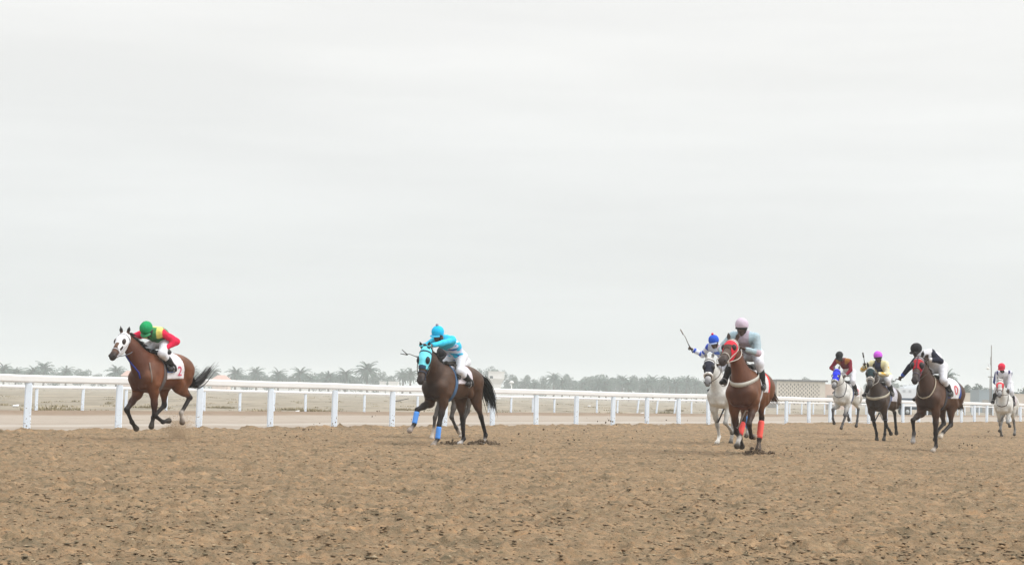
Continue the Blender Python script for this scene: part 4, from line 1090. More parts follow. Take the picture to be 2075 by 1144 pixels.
# 6: white horse in blue hood
h6 = build_horse('blue', "white racehorse in a bright blue hood with dark lower legs, running near the rail", dict(grey, legs=(0.07, 0.07, 0.075), points=(0.12, 0.12, 0.13), mid=(0.40, 0.40, 0.39), hoofs={}, socks={}),
    dict(color=L_(40, 55, 225), cup=(0.02, 0.02, 0.03), cupd=0.04, range=(-0.03, 0.36), slope=0.2, ringc=(0.72, 0.74, 0.8), roll=(0.6, 0.62, 0.62)),
    dict(color=(0.70, 0.70, 0.73), box=(-0.40, 0.10, 1.12), girth=(0.08, 0.10, 0.2)), [(-0.86, 0, 1.37), (-0.96, 0, 1.30), (-1.04, 0, 1.1), (-1.08, 0, 0.85)], straps=(('neckstrap', (0.06, 0.06, 0.07), 0.03),), number=("2", 0.26, (0.55, 0.06, 0.08), -0.22, 1.30), rng_seed=10, h=0.018)
j6 = build_jockey(h6, "jockey in black helmet and maroon shirt riding upright on the blue hooded white horse",
    dict(helmet=(0.018, 0.020, 0.022), head=(0.60, -0.05, 2.43), look=32, turn=-6, hip=(-0.12, 0.02, 1.92), shL=(0.30, 0.20, 2.26), shR=(0.38, -0.23, 2.28), elL=(0.15, 0.42, 2.02), elR=(0.32, -0.5, 2.05), handL=(0.52, 0.12, 1.80), handR=(0.52, -0.20, 1.94), kneeL=(0.26, 0.26, 1.65), kneeR=(0.26, -0.3, 1.65), footL=(-0.06, 0.30, 1.28), footR=(0.05, -0.36, 1.29),
         jersey=dict(body=L_(105, 35, 42), sleeve=L_(125, 25, 48), paint=((lambda V, w_, al, th, lat: (w_ < 4) & (th > 0.90) & (np.abs(lat) > 0.07), L_(150, 100, 50)), (lambda V, w_, al, th, lat: (w_ < 4) & (th < 0.5), L_(215, 215, 222)), (lambda V, w_, al, th, lat: (al > 0.92), (0.6, 0.6, 0.6)))), skin=(0.06, 0.04, 0.03)))
# 7: black horse, yellow shirt
blk = dict(chest=(0.022, 0.014, 0.011), collar_z=1.36, body=(0.048, 0.029, 0.020), points=BLACKP, muzzle=(0.05, 0.045, 0.045), mid=(0.018, 0.012, 0.011), face=(0.04, 0.032, 0.028), neckc=(0.036, 0.022, 0.016), hair=(0.014, 0.012, 0.011), legs=(0.011, 0.010, 0.010), hoofs={}, bridle=(0.35, 0.34, 0.32), dapple=0.2)
h7 = build_horse('black', "dark brown racehorse in a black hood with a white fluffy noseband and cream breast girth", blk,
    dict(color=(0.012, 0.030, 0.036), cup=(0.010, 0.010, 0.010), cups=1.15, cupd=0.040, range=(0.005, 0.28), slope=0.1, roll=(0.56, 0.54, 0.52), paint=((lambda t_, u, l: t_ < 0.080, (0.6, 0.6, 0.58)),)),
    dict(color=(0.50, 0.50, 0.56), box=(-0.36, 0.14, 1.14), girth=(0.14, 0.16, 0.22), paint=((lambda V: V[:, 0] > 0.02, L_(90, 100, 150)),)), [(-0.86, 0, 1.37), (-0.97, 0.03, 1.32), (-1.08, 0.06, 1.18), (-1.16, 0.08, 0.95)],
    straps=(('collar', (0.40, 0.37, 0.30), 0.075),), rng_seed=11)
j7 = build_jockey(h7, "jockey in purple helmet and pale yellow shirt crouched low behind a dark horse's head",
    dict(helmet=L_(200, 95, 220), helmet_band=L_(150, 80, 200), peak=False, head=(0.52, 0.03, 2.33), look=8, tilt=-0.12, hip=(-0.14, 0.0, 1.80), shL=(0.36, 0.21, 2.13), shR=(0.38, -0.20, 2.13), elL=(0.24, 0.40, 1.92), elR=(0.45, -0.45, 1.95), handL=(0.60, 0.06, 1.85), handR=(0.64, -0.30, 2.08), kneeL=(0.42, 0.26, 1.66), kneeR=(0.42, -0.30, 1.66), footL=(-0.02, 0.27, 1.36), footR=(0.15, -0.42, 1.32), freeR=True,
         jersey=dict(body=L_(218, 212, 168), sleeve=L_(222, 218, 190), paint=((lambda V, w_, al, th, lat: (w_ < 4) & (np.abs(lat) < 0.09) & (V[:, 0] > 0.1), L_(60, 62, 90)), (lambda V, w_, al, th, lat: (w_ >= 4) & (fbm(V[:, 0] * 13, V[:, 2] * 13 + V[:, 1] * 9, 3, 2) > 0.22), L_(225, 180, 70)))), skin=(0.06, 0.04, 0.03), reinc=(0.3, 0.28, 0.26)))
whip(h7, j7.hand[-1] + 0.05 * unit(j7.hand[-1] - j7.elbow[-1]), (0.66, -0.345, 2.40), "short dark whip held upright beside the purple helmet")
# 8: brown horse in dark red hood
brn = dict(chest=(0.034, 0.017, 0.011), body=(0.078, 0.036, 0.020), points=BLACKP, muzzle=(0.035, 0.028, 0.028), mid=(0.030, 0.016, 0.011), face=(0.055, 0.038, 0.032), neckc=(0.058, 0.027, 0.016), hair=(0.040, 0.022, 0.015), legs=(0.015, 0.011, 0.010), socks={'RF': (0.06, 0.055, 0.055)}, hoofs={'LF': (0.40, 0.35, 0.30), 'RF': (0.36, 0.34, 0.33), 'LH': (0.60, 0.54, 0.46)}, tail_r=0.10, bridle=(0.10, 0.09, 0.12))
h8 = build_horse('bay2', "brown racehorse in a dark red hood with black eye cups and thin cream neck strap", brn,
    dict(color=L_(165, 35, 48), cup=(0.012, 0.010, 0.012), cups=1.35, cupd=0.050, range=(0.005, 0.30), slope=-0.1, paint=((lambda t_, u, l: t_ < 0.080, (0.40, 0.37, 0.38)), (lambda t_, u, l: np.abs(l) < 0.012, (0.10, 0.03, 0.05)))),
    dict(color=(0.68, 0.68, 0.72), box=(-0.46, 0.12, 1.14), slant=0.2, girth=(0.05, 0.05, 0.06), paint=((lambda V: V[:, 0] > -0.06, (0.06, 0.06, 0.16)), (lambda V: V[:, 0] < -0.44, L_(60, 90, 170)))),
    [(-0.86, 0, 1.37), (-0.95, 0.0, 1.28), (-1.0, 0.0, 1.10), (-1.06, 0.0, 0.95), (-1.14, 0, 0.90)], straps=(('neckstrap', (0.42, 0.37, 0.29), 0.035),), number=("0", 0.28, (0.55, 0.10, 0.12), -0.28, 1.32), h=0.015, rng_seed=12)
j8 = build_jockey(h8, "jockey in black helmet with white strap, white body and black sleeves, left elbow raised high",
    dict(helmet=(0.016, 0.016, 0.018), helmet_band=None or (0.02, 0.02, 0.022), strapc=(0.6, 0.58, 0.52), head=(0.60, -0.24, 2.20), look=20, turn=-14, hip=(0.0, 0.0, 1.82), shL=(0.42, 0.04, 2.13), shR=(0.54, -0.20, 2.03), elL=(0.18, 0.25, 2.16), elR=(0.50, -0.62, 1.85), handL=(0.60, 0.05, 1.98), handR=(0.55, -0.60, 1.60), kneeL=(0.40, 0.22, 1.72), kneeR=(0.45, -0.28, 1.6), footL=(-0.05, 0.27, 1.27), footR=(0.30, -0.34, 1.15), freeR=True,
         jersey=dict(body=(0.70, 0.71, 0.76), sleeve=(0.018, 0.020, 0.038), paint=((lambda V, w_, al, th, lat: (al > 0.86), L_(60, 90, 180)), (lambda V, w_, al, th, lat: (w_ == 5) & (al > 0.86), (0.7, 0.7, 0.72)))), skin=(0.07, 0.045, 0.035)))
whip(h8, j8.hand[-1] + 0.05 * unit(j8.hand[-1] - j8.elbow[-1]), (0.40, -0.90, 1.49), "dark whip pointing down from the black sleeved jockey's lowered hand")
# 9: last white horse
h9 = build_horse('last', "white racehorse with a red brow band trailing last at the far right", dict(grey, legs=(0.20, 0.20, 0.20), points=(0.25, 0.25, 0.26), hoofs={}, socks={}, bridle=(0.08, 0.05, 0.045)),
    dict(color=L_(215, 60, 72), range=(0.13, 0.27), slope=0.1, paint=((lambda t_, u, l: (np.abs(l) < 0.05) & (t_ > 0.20), (0.55, 0.55, 0.56)),)),
    dict(color=(0.5, 0.45, 0.48), girth=(0.1, 0.1, 0.12)), [(-0.86, 0, 1.37), (-0.98, 0.05, 1.28), (-1.06, 0.10, 1.05), (-1.08, 0.12, 0.8)], straps=(('neckstrap', (0.10, 0.075, 0.065), 0.04), ), rng_seed=13, h=0.018)
j9 = build_jockey(h9, "jockey in red helmet and white shirt with navy stripes on the trailing white horse",
    dict(helmet=L_(220, 45, 75), peakc=L_(190, 35, 60), head=(0.60, -0.035, 2.40), look=20, hip=(-0.12, 0.0, 1.88), shL=(0.34, 0.20, 2.22), shR=(0.38, -0.23, 2.20), elL=(0.06, 0.42, 1.96), elR=(0.2, -0.45, 2.0), handL=(0.50, 0.16, 1.66), handR=(0.58, -0.14, 1.78), kneeL=(0.28, 0.24, 1.57), kneeR=(0.28, -0.3, 1.6), footL=(-0.02, 0.26, 1.24), footR=(0.18, -0.38, 1.29),
         jersey=dict(body=(0.70, 0.72, 0.80), sleeve=(0.70, 0.72, 0.80), paint=((lambda V, w_, al, th, lat: (w_ >= 4) & ((V[:, 1] * np.sign(lat)) > 0.255), L_(50, 60, 110)), (lambda V, w_, al, th, lat: (w_ < 4) & (th > 0.8) & (np.abs(lat) > 0.16), L_(60, 60, 110)))), skin=(0.06, 0.04, 0.03)))
whip(h3, j3.hand[-1] + 0.05 * unit(j3.hand[-1] - j3.elbow[-1]), (0.95, -0.96, 1.88), "dark fork-tipped whip sticking out beside the sky blue hood", fork=True)
# ================================================================ FAR SIDE: trees, buildings, odds and ends
def place(px, py, Yd):
    """world point seen at photo pixel (px, py), Yd metres away: used once, to survey where the far things stand"""
    d = _fw + _rt * ((px - WPX / 2) / FPX) - _up * ((py - 572.0) / FPX)
    return Vector((0, 0, EYE)) + d * (Yd / d.y)

frond_m = material("palm_fronds", (0.044, 0.095, 0.072), 0.7, col2=(0.028, 0.064, 0.050), vscale=0.8)
trunk_m = material("palm_trunk", (0.13, 0.10, 0.085), 0.9, var=0.3, vscale=3.0)
leaf_m = material("tree_leaves", (0.040, 0.090, 0.064), 0.7, col2=(0.024, 0.058, 0.044), vscale=0.5)
bark_m = material("tree_bark", (0.12, 0.095, 0.075), 0.9, var=0.3, vscale=3.0)

def palm_crown(seed, n=46, Rr=4.2):
    rng = random.Random(seed); V = []; F = []
    for k in range(n):
        az = k * 2.39996 + rng.uniform(-0.25, 0.25); el = R(86 - 118 * (k / n) ** 0.8 + rng.uniform(-8, 8)); L = Rr * rng.uniform(0.85, 1.12) * (1.0 if el > 0 else 0.82)
        h_ = np.array((math.cos(az), math.sin(az), 0)); p = np.array((0, 0, 0.0)); m = 11; sd = np.array((-math.sin(az), math.cos(az), 0)); pts = []
        a = el
        for i in range(m + 1):
            pts.append(p.copy()); p = p + (h_ * math.cos(a) + np.array((0, 0, math.sin(a)))) * L / m; a -= (0.060 + 0.05 * rng.random()) * (1.6 if el > 0.3 else 1.0)
        for i in range(m):
            w0 = 0.09 * (1 - i / m) + 0.03; n0 = len(V)
            V += [pts[i] - sd * w0, pts[i] + sd * w0, pts[i + 1] + sd * w0 * 0.8, pts[i + 1] - sd * w0 * 0.8]; F.append((n0, n0 + 1, n0 + 2, n0 + 3))
            if i < 1: continue
            for j in range(2):
                q = pts[i] + (pts[i + 1] - pts[i]) * (j / 2.0); dv = unit(pts[i + 1] - pts[i]); up_ = np.cross(sd, dv)
                ll = L * 0.25 * (1 - 0.55 * (i / m)) * rng.uniform(0.8, 1.15)
                for s_ in (1, -1):
                    tip = q + dv * ll * 0.75 + sd * s_ * ll * 0.75 - np.array((0, 0, 0.30 * ll)) + up_ * 0.1 * ll
                    n0 = len(V); V += [q - dv * 0.12, q + dv * 0.12, tip]; F.append((n0, n0 + 1, n0 + 2))
    # cluster of dead hanging skirts
    return V, F
crowns = [mesh_data("crown", *palm_crown(s_, n=nn), frond_m, smooth=False) for s_, nn in ((1, 46), (2, 52), (3, 40), (4, 56))]
def palm_trunk_mesh():
    m = MB(); P = []; r_ = []
    for i in range(26):
        f_ = i / 25; P.append((0.12 * math.sin(f_ * 2.2), 0.06 * math.sin(f_ * 3), f_)); r_.append(0.36 - 0.06 * f_ + 0.035 * (i % 2) + (0.14 * max(0, 1 - f_ * 8)) + 0.22 * max(0, f_ * 12 - 11))
    m.tube(P, r_, 9); return mesh_data("trunk", m.V, m.F, trunk_m)
ptrunk = palm_trunk_mesh()
ORD = ["first", "second", "third", "fourth", "fifth", "sixth", "seventh", "eighth", "ninth", "tenth", "eleventh", "twelfth", "thirteenth", "fourteenth", "fifteenth", "sixteenth", "seventeenth", "eighteenth", "nineteenth", "twentieth"]
def palm(px, top, Yd, label, rng, cs=1.0):
    pt_ = place(px, top, Yd); H = pt_.z; Rr = 4.2 * cs; th = max(1.5, H - Rr * 0.86)
    root = empty("date_palm", (pt_.x, Yd, -0.1), (0, 0, rng.uniform(0, 6.28)))
    tag(root, label, "palm tree", "date palms along the horizon")
    t_ = link("trunk", ptrunk, root); t_.scale = (0.9 * cs ** 0.5, 0.9 * cs ** 0.5, th)
    c_ = link("crown", rng.choice(crowns), root); c_.location = (0.1, 0.03, th); s_ = cs * rng.uniform(0.94, 1.06); c_.scale = (s_, s_, s_)
    return root
rng = random.Random(21)
PL = [(9, 728, 1.0), (33, 738, .8), (68, 734, .9), (90, 726, 1.05), (135, 735, .95), (237, 733, 1.0), (391, 737, .85), (432, 737, .95), (478, 736, 1.0), (521, 735, 1.05), (565, 740, .95), (610, 736, 1.08), (628, 751, .85), (667, 745, .95), (701, 737, 1.05), (746, 724, 1.25), (817, 740, 1.0), (833, 738, 1.0), (1084, 767, .7), (1123, 747, 1.05), (1140, 759, .85), (1183, 763, .85), (1215, 758, .9), (1229, 761, .85), (1262, 752, .95), (1275, 761, .9), (1312, 758, .9), (1324, 752, .95), (1357, 756, .95), (1370, 760, .9), (1392, 754, .95), (1412, 762, .85)]
na, nbn = 0, 0
for px, top, cs in PL:
    if px < 300: reg = "left of the lead horse" if px < 225 else "just behind the lead horse's muzzle"
    elif px < 850: reg = "between the lead and sky blue horses"
    else: reg = "right of the sky blue rider"
    grp = [q for q in PL if (q[0] < 225) == (px < 225) and (225 <= q[0] < 300) == (225 <= px < 300) and (300 <= q[0] < 850) == (300 <= px < 850)]
    i = grp.index((px, top, cs))
    size = "tallest " if (px == 746) else ("short " if cs < 0.86 else "")
    lab = f"{size}hazy date palm, {ORD[i]} from left {reg}" if len(grp) > 1 else f"hazy date palm {reg}"
    palm(px, top, 560 + rng.uniform(0, 60), lab, rng, cs)
palm(1920, 742, 330, "greener date palm rising behind the rump of the dark red hooded horse", rng, 0.62)

def tree_crown(seed, n=2600):
    rng = np.random.default_rng(seed); V = []; F = []
    lobes = [(np.array((0, 0, 0.1)), 0.62)] + [(np.array((math.cos(a) * r_, math.sin(a) * r_, z)), q) for a, r_, z, q in zip(rng.uniform(0, 6.28, 13), rng.uniform(0.25, 0.66, 13), rng.uniform(-0.45, 0.55, 13), rng.uniform(0.22, 0.40, 13))]
    for k in range(n):
        c_, q = lobes[rng.integers(len(lobes))]; d = unit(rng.normal(size=3)); p = c_ + d * q * rng.uniform(0.6, 1.05)
        a = unit(rng.normal(size=3)); b_ = unit(np.cross(a, rng.normal(size=3))); s_ = rng.uniform(0.030, 0.062); n0 = len(V)
        V += [p - a * s_, p + b_ * s_ * 0.7, p + a * s_, p - b_ * s_ * 0.7]; F.append((n0, n0 + 1, n0 + 2, n0 + 3))
    return V, F
tcr = [mesh_data("crown", *tree_crown(s_), leaf_m, smooth=False) for s_ in (1, 2, 3, 4)]
def tree_trunk_mesh(seed):
    rng_ = random.Random(seed); m = MB(); m.tube([(0, 0, -0.05), (0.01, 0, 0.3), (0.03, 0.02, 0.62)], [0.06, 0.045, 0.035], 7)
    for k in range(5):
        a = k * 1.3 + rng_.random(); m.tube([(0.02, 0.01, 0.35 + 0.05 * k), (0.18 * math.cos(a), 0.18 * math.sin(a), 0.6 + 0.03 * k), (0.32 * math.cos(a), 0.32 * math.sin(a), 0.85)], [0.03, 0.02, 0.008], 5)
    return mesh_data("trunk", m.V, m.F, bark_m)
ttr = tree_trunk_mesh(1)
def tree(px, top, wpx, Yd, label, rng, group="round leafy trees along the horizon"):
    p_ = place(px, top, Yd); H = p_.z; rad = wpx * Yd / FPX / 2
    root = empty("leafy_tree", (p_.x, Yd, -0.1), (0, 0, rng.uniform(0, 6.28))); tag(root, label, "tree", group)
    hz_ = min(H * 0.56, rad * 1.35)
    t_ = link("trunk", ttr, root); t_.scale = (rad * 0.6, rad * 0.6, max(H - hz_, 0.5) * 1.05)
    c_ = link("crown", rng.choice(tcr), root); c_.location = (0, 0, H - hz_ * 0.94); c_.scale = (rad, rad, hz_)
TL = [(20, 744, 42), (52, 748, 36), (110, 750, 40), (165, 741, 46), (200, 753, 40), (268, 752, 36), (415, 752, 46), (455, 756, 40), (500, 757, 44), (545, 757, 40), (586, 756, 36), (648, 760, 34), (690, 757, 34), (722, 756, 40), (768, 748, 50), (798, 758, 40), (965, 742, 44), (990, 737, 52), (1010, 742, 40), (1037, 752, 38), (1062, 756, 40), (1095, 758, 44), (1155, 754, 40), (1198, 760, 40), (1246, 757, 46), (1296, 757, 44), (1340, 758, 40), (1382, 755, 44), (1402, 758, 46), (1425, 761, 40), (1604, 764, 26), (1641, 761, 36), (1760, 768, 36), (1808, 763, 34)]
rl = [(0, 240, "left of the lead horse"), (240, 850, "behind the rail between lead and sky blue horses"), (850, 1060, "close around the white tower"), (1060, 1500, "between the white tower and striped armed jockey"), (1500, 1900, "behind the lattice block building and onward right")]
for px, top, wp in TL:
    for a_, b_, reg in rl:
        if a_ <= px < b_:
            grp = [q for q in TL if a_ <= q[0] < b_]; i = grp.index((px, top, wp))
            tree(px, top, wp, 640 + rng.uniform(0, 50), f"hazy round tree, {ORD[i]} from left, {reg}", rng)
tree(1952, 775, 40, 330, "low grey-green tree left of the tall pole", rng)
tree(1978, 772, 46, 335, "bushy grey-green tree just left of the tall pole", rng)
tree(2001, 779, 30, 345, "small grey-green tree right behind the tall pole", rng)
tree(2072, 774, 52, 330, "dark green tree cut off by the right edge", rng)

# far wood that reads as one mass
r2 = np.random.default_rng(5); V = []; F = []
for k in range(36000):
    x = r2.uniform(-380, 330); hgt = (6.0 if x < 5 else 8.4) + 3.6 * fbm(np.array([x * 0.045]), np.array([0.3]), 3, 3)[0] * 1.6
    p_ = np.array((x, 770 + r2.uniform(-12, 12), r2.uniform(0, 1) ** 0.8 * hgt)); a = unit(r2.normal(size=3)); b_ = unit(np.cross(a, r2.normal(size=3))); s_ = r2.uniform(0.5, 1.0); n0 = len(V)
    V += [p_ - a * s_, p_ + b_ * s_ * 0.7, p_ + a * s_, p_ - b_ * s_ * 0.7]; F.append((n0, n0 + 1, n0 + 2, n0 + 3))
wood = obj("far_wood", np.array(V), np.array(F), leaf_m, smooth=False); tag(wood, "hazy blue-green wood along the whole horizon", "wood", kind='stuff')

# buildings -------------------------------------------------------------------
cream = material("cream_render", (0.58, 0.50, 0.42), 0.9, var=0.08, vscale=0.8)
pinkr = material("pink_render", (0.66, 0.53, 0.46), 0.9, var=0.06, vscale=0.8)
blockm = material("lattice_block", (0.68, 0.63, 0.555), 0.9, var=0.10, vscale=2.0)
darkroof = material("dark_roof_edge", (0.15, 0.155, 0.16), 0.8, var=0.1)
whitewall = material("white_wall", (0.80, 0.80, 0.79), 0.8, var=0.05, vscale=0.5)
glass = material("window_glass", (0.06, 0.08, 0.09), 0.15, spec=0.6)
shadowm = material("dark_interior", (0.32, 0.30, 0.275), 0.9)
YB = 250.0
a = place(1574, 813, YB); b_ = place(1672, 815, YB); c_ = place(1735, 816, YB); ht = place(1625, 769, YB).z
bx = a.x; root = empty("block_building", (bx, YB, 0)); tag(root, "cream building with pierced lattice block wall and dark flat roof edge", "building")
W1 = b_.x - bx; W2 = c_.x - bx
m = MB(); m.box((0, 0.5, -0.1), (W1, 9, ht - 0.25)); m.build("rear_wall", shadowm, root, smooth=False)
m = MB(); nrow = 11; bh = (ht - 1.15) / nrow; z0 = 0.55; nc = 22; cw = W1 * 0.86 / nc
m.box((0, 0, -0.1), (W1, 0.30, z0)); m.box((0, 0, z0 + nrow * bh), (W1, 0.30, ht - 0.25)); m.box((0, 0.002, z0), (W1 * 0.04, 0.298, z0 + nrow * bh)); m.box((W1 * 0.90, 0.002, z0), (W1, 0.298, z0 + nrow * bh))
for r_ in range(nrow):
    if r_ % 2 == 0:
        m.box((W1 * 0.04, 0.004, z0 + r_ * bh), (W1 * 0.90, 0.296, z0 + (r_ + 1) * bh)) if r_ % 4 == 99 else None
    off = (r_ % 2) * cw
    for k in range(-1, nc // 2 + 1):
        x0 = W1 * 0.04 + off + k * 2 * cw + cw * 0.55; x1 = x0 + cw * 1.45
        x0 = max(x0, W1 * 0.04); x1 = min(x1, W1 * 0.90)
        if x1 > x0: m.box((x0, 0.006, z0 + r_ * bh), (x1, 0.29, z0 + (r_ + 1) * bh))
m.build("lattice_wall", blockm, root, smooth=False)
m = MB(); m.box((-0.1, -0.25, ht - 0.25), (W1 + 0.35, 9.3, ht)); m.build("roof", darkroof, root, smooth=False)
m = MB(); m.box((W1 + 0.002, 0.4, -0.1), (W2, 8.5, ht - 0.55)); m.build("plain_wing", pinkr, root, smooth=False)
m = MB(); m.box((W1 + 0.3, 0.33, 0), (W1 + 1.3, 0.402, 2.1)); m.build("door", shadowm, root, smooth=False)

def wall_thing(name, px0, px1, top, Yd, mat, label, cat, depth=0.4, cap=True):
    p0 = place(px0, top, Yd); p1 = place(px1, top, Yd); H = place((px0 + px1) / 2, top, Yd).z
    r_ = empty(name, (p0.x, Yd, 0)); tag(r_, label, cat)
    m = MB(); m.box((0, 0, -0.2), (p1.x - p0.x, depth, H - 0.12)); m.build("wall", mat, r_, smooth=False)
    m = MB(); m.box((-0.06, -0.06, H - 0.12), (p1.x - p0.x + 0.06, depth + 0.06, H)); m.build("coping", mat, r_, smooth=False)
    return r_, p1.x - p0.x, H
wall_thing("compound_wall", 1880, 2140, 796, 300, cream, "long beige compound wall behind the right end of the rails", "wall")
r_, w_, H_ = wall_thing("storage_shed", 1984, 2013, 789, 262, material("blue_grey_metal", (0.28, 0.34, 0.38), 0.6, var=0.1), "blue-grey metal shed at the foot of the tall pole", "shed", depth=5)
m = MB(); m.box((0.5, -0.05, 0), (1.5, 0.004, 2.0)); m.build("door", shadowm, r_, smooth=False)
# low white wall along the horizon, far behind the palms
p0 = place(-160, 780, 700); p1 = place(1560, 812, 700); root = empty("boundary_wall", (p0.x, 700, 0)); tag(root, "low white boundary wall far away along the horizon", "wall")
m = MB(); m.box((0, 0, -0.3), (p1.x - p0.x, 0.4, 1.75)); m.build("wall", whitewall, root, smooth=False)
m = MB(); m.box((0, -0.1, 1.75), (p1.x - p0.x, 0.5, 1.9)); m.build("coping", whitewall, root, smooth=False)
# white tower with a flared top
YT = 420.0; p_ = place(1005, 786, YT); H_ = place(1006, 752, YT).z; root = empty("white_tower", (p_.x, YT, 0)); tag(root, "small white tower with flared upper floor behind the dark bay's rump", "tower")
m = MB(); m.box((-1.35, -1.3, -0.2), (1.2, 1.3, H_ * 0.55)); m.build("base", whitewall, root, smooth=False)
m = MB(); z0 = H_ * 0.55; V = [(-1.4, -1.35, z0), (1.25, -1.35, z0), (1.25, 1.35, z0), (-1.4, 1.35, z0), (-1.95, -1.9, z0 + 1.2), (2.05, -1.9, z0 + 1.2), (2.05, 1.9, z0 + 1.2), (-1.95, 1.9, z0 + 1.2)]
m.add(V, [(0, 3, 2, 1), (4, 5, 6, 7), (0, 1, 5, 4), (1, 2, 6, 5), (2, 3, 7, 6), (3, 0, 4, 7)]); m.box((-1.95, -1.9, z0 + 1.2), (2.05, 1.9, H_ - 0.15)); m.build("upper_floor", whitewall, root, smooth=False)
m = MB(); m.box((-2.1, -2.05, H_ - 0.15), (2.2, 2.05, H_)); m.build("roof", whitewall, root, smooth=False)
m = MB(); m.box((-1.6, -1.93, z0 + 1.3), (-0.8, -1.895, z0 + 1.9)); m.build("window", glass, root, smooth=False)
# mushroom-topped post beside it
p_ = place(1036.5, 786, 400); H_ = place(1036.5, 771, 400).z; root = empty("capped_post", (p_.x, 400, 0)); tag(root, "thin white post with a wide cap right of the white tower", "post")
m = MB(); m.tube([(0, 0, -0.2), (0, 0, H_ - 0.4)], 0.14, 8); m.build("post", whitewall, root)
m = MB(); m.tube([(0, 0, H_ - 0.55), (0, 0, H_ - 0.25), (0, 0, H_)], [0.6, 0.55, 0.15], 14); m.build("cap", whitewall, root)
# small houses
def house(px0, px1, top, Yd, mat, label, roofm=None, pitched=False):
    p0 = place(px0, top, Yd); p1 = place(px1, top, Yd); H = p0.z; W = p1.x - p0.x; r_ = empty("small_house", (p0.x, Yd, 0)); tag(r_, label, "house")
    hw = H * 0.72 if pitched else H - 0.2
    m = MB(); m.box((0, 0, -0.2), (W, 6, hw)); m.build("wall", mat, r_, smooth=False)
    m = MB()
    if pitched: m.add([(-0.3, -0.3, hw), (W + 0.3, -0.3, hw), (W + 0.3, 6.3, hw), (-0.3, 6.3, hw), (W * 0.25, 3, H), (W * 0.75, 3, H)], [(0, 1, 5, 4), (1, 2, 5), (2, 3, 4, 5), (3, 0, 4), (0, 3, 2, 1)])
    else: m.box((-0.15, -0.15, hw), (W + 0.15, 6.15, H))
    m.build("roof", roofm or mat, r_, smooth=False)
    for k in (0.25, 0.68):
        m = MB(); m.box((W * k, -0.04, H * 0.30), (W * k + W * 0.12, 0.003, H * 0.48)); m.build("window", glass, r_, smooth=False)
pinkroof = material("pink_roof", (0.50, 0.32, 0.27), 0.8, var=0.1)
house(246, 270, 750, 545, pinkr, "pinkish house with a low roof beside the lead horse's nose", pinkroof, True)
house(430, 462, 759, 545, pinkr, "pinkish house behind the rail beneath the lead horse's tail", pinkroof, True)
house(769, 780, 772, 500, whitewall, "smaller of two white huts left of the sky blue horse")
house(787, 806, 772, 500, whitewall, "wider of two white huts left of the sky blue horse")

# white trailer cabin beyond the far rail
YV_ = 150.0; p0 = place(1821, 820, YV_); p1 = place(1912, 820, YV_); Hc = place(1840, 786, YV_).z; W = p1.x - p0.x
root = empty("trailer_cabin", (p0.x, YV_, 0)); tag(root, "white trailer cabin with dark band parked behind the dark red hooded horse", "trailer")
cab = material("cabin_paint", (0.72, 0.76, 0.80), 0.4, var=0.04)
bandm = material("navy_band", (0.06, 0.09, 0.13), 0.5); tyre_m = material("tyre_rubber", (0.025, 0.025, 0.027), 0.9)
m = MB(); m.box((0, 0, 0.80), (W, 2.2, 1.34)); m.box((0, 0, 1.56), (W, 2.2, Hc)); m.build("body", cab, root, smooth=False)
m = MB(); m.box((-0.015, -0.015, 1.34), (W + 0.015, 2.215, 1.56)); m.build("band", bandm, root, smooth=False)
m = MB(); m.box((W * 0.13, 0.15, Hc), (W * 0.92, 2.05, Hc + 0.16)); m.box((W * 0.2, 0.3, Hc + 0.16), (W * 0.88, 1.9, Hc + 0.30)); m.build("roof_hatch", cab, root, smooth=False)
ventm = material("vent_grey", (0.46, 0.50, 0.53), 0.6)
for k in (0.09, 0.22):
    m = MB()
    for j in range(4): m.box((W * k, -0.02, Hc - 0.36 + j * 0.055), (W * k + 0.24, 0.003, Hc - 0.33 + j * 0.055))
    m.build("vent", ventm, root, smooth=False)
m = MB(); m.box((0.1, 0.1, 0.55), (W - 0.1, 2.1, 0.80)); m.build("chassis", bandm, root, smooth=False)
for k in (0.20, 0.78):
    for yy in (0.05, 1.95):
        m = MB(); V = []
        m.tube([(W * k, yy - 0.03, 0.36), (W * k, yy, 0.36), (W * k, yy + 0.22, 0.36), (W * k, yy + 0.25, 0.36)], [0.30, 0.36, 0.36, 0.30], 18); wo = m.build("wheel", tyre_m, root)
        m = MB(); m.tube([(W * k, yy - 0.045, 0.36), (W * k, yy - 0.028, 0.36)], 0.17, 14); m.build("rim", ventm, wo)
m = MB(); m.box((W * 0.06, 0.3, 0.02), (W * 0.16, 0.55, 0.80)); m.build("support_leg", bandm, root, smooth=False)

# tall pole on the right
YP = 200.0; p_ = place(2008.5, 815, YP); H_ = place(2011, 699, YP).z; root = empty("utility_pole", (p_.x, YP, 0), (0, 0, 0)); tag(root, "tall thin grey pole with a small white lamp and crossbar", "pole")
pole_m = material("weathered_pole", (0.20, 0.18, 0.17), 0.8, var=0.15)
m = MB(); m.tube([(0, 0, -0.5), (0.0, 0, H_)], [0.085, 0.055], 8); m.build("shaft", pole_m, root)
m = MB(); zc = place(2010, 763, YP).z; m.box((-0.40, -0.04, zc - 0.05), (0.25, 0.04, zc + 0.05)); m.build("crossbar", pole_m, root, smooth=False)
m = MB(); zl = place(2003, 746, YP).z; m.tube([(-0.05, 0, zl + 0.15), (-0.30, 0, zl + 0.17), (-0.42, 0, zl + 0.6)], 0.015, 5); lb = m.build("lamp_bracket", pole_m, root)
m = MB(); m.ball((-0.40, 0, zl), (0.22, 0.22, 0.15)); m.build("lamp", whitewall, root)
m = MB(); m.tube([(-0.10, -0.02, zc + 2.4), (-0.10, -0.02, zc + 1.4), (-0.07, -0.02, zc + 1.38)], 0.03, 5); m.build("conduit", pole_m, root)
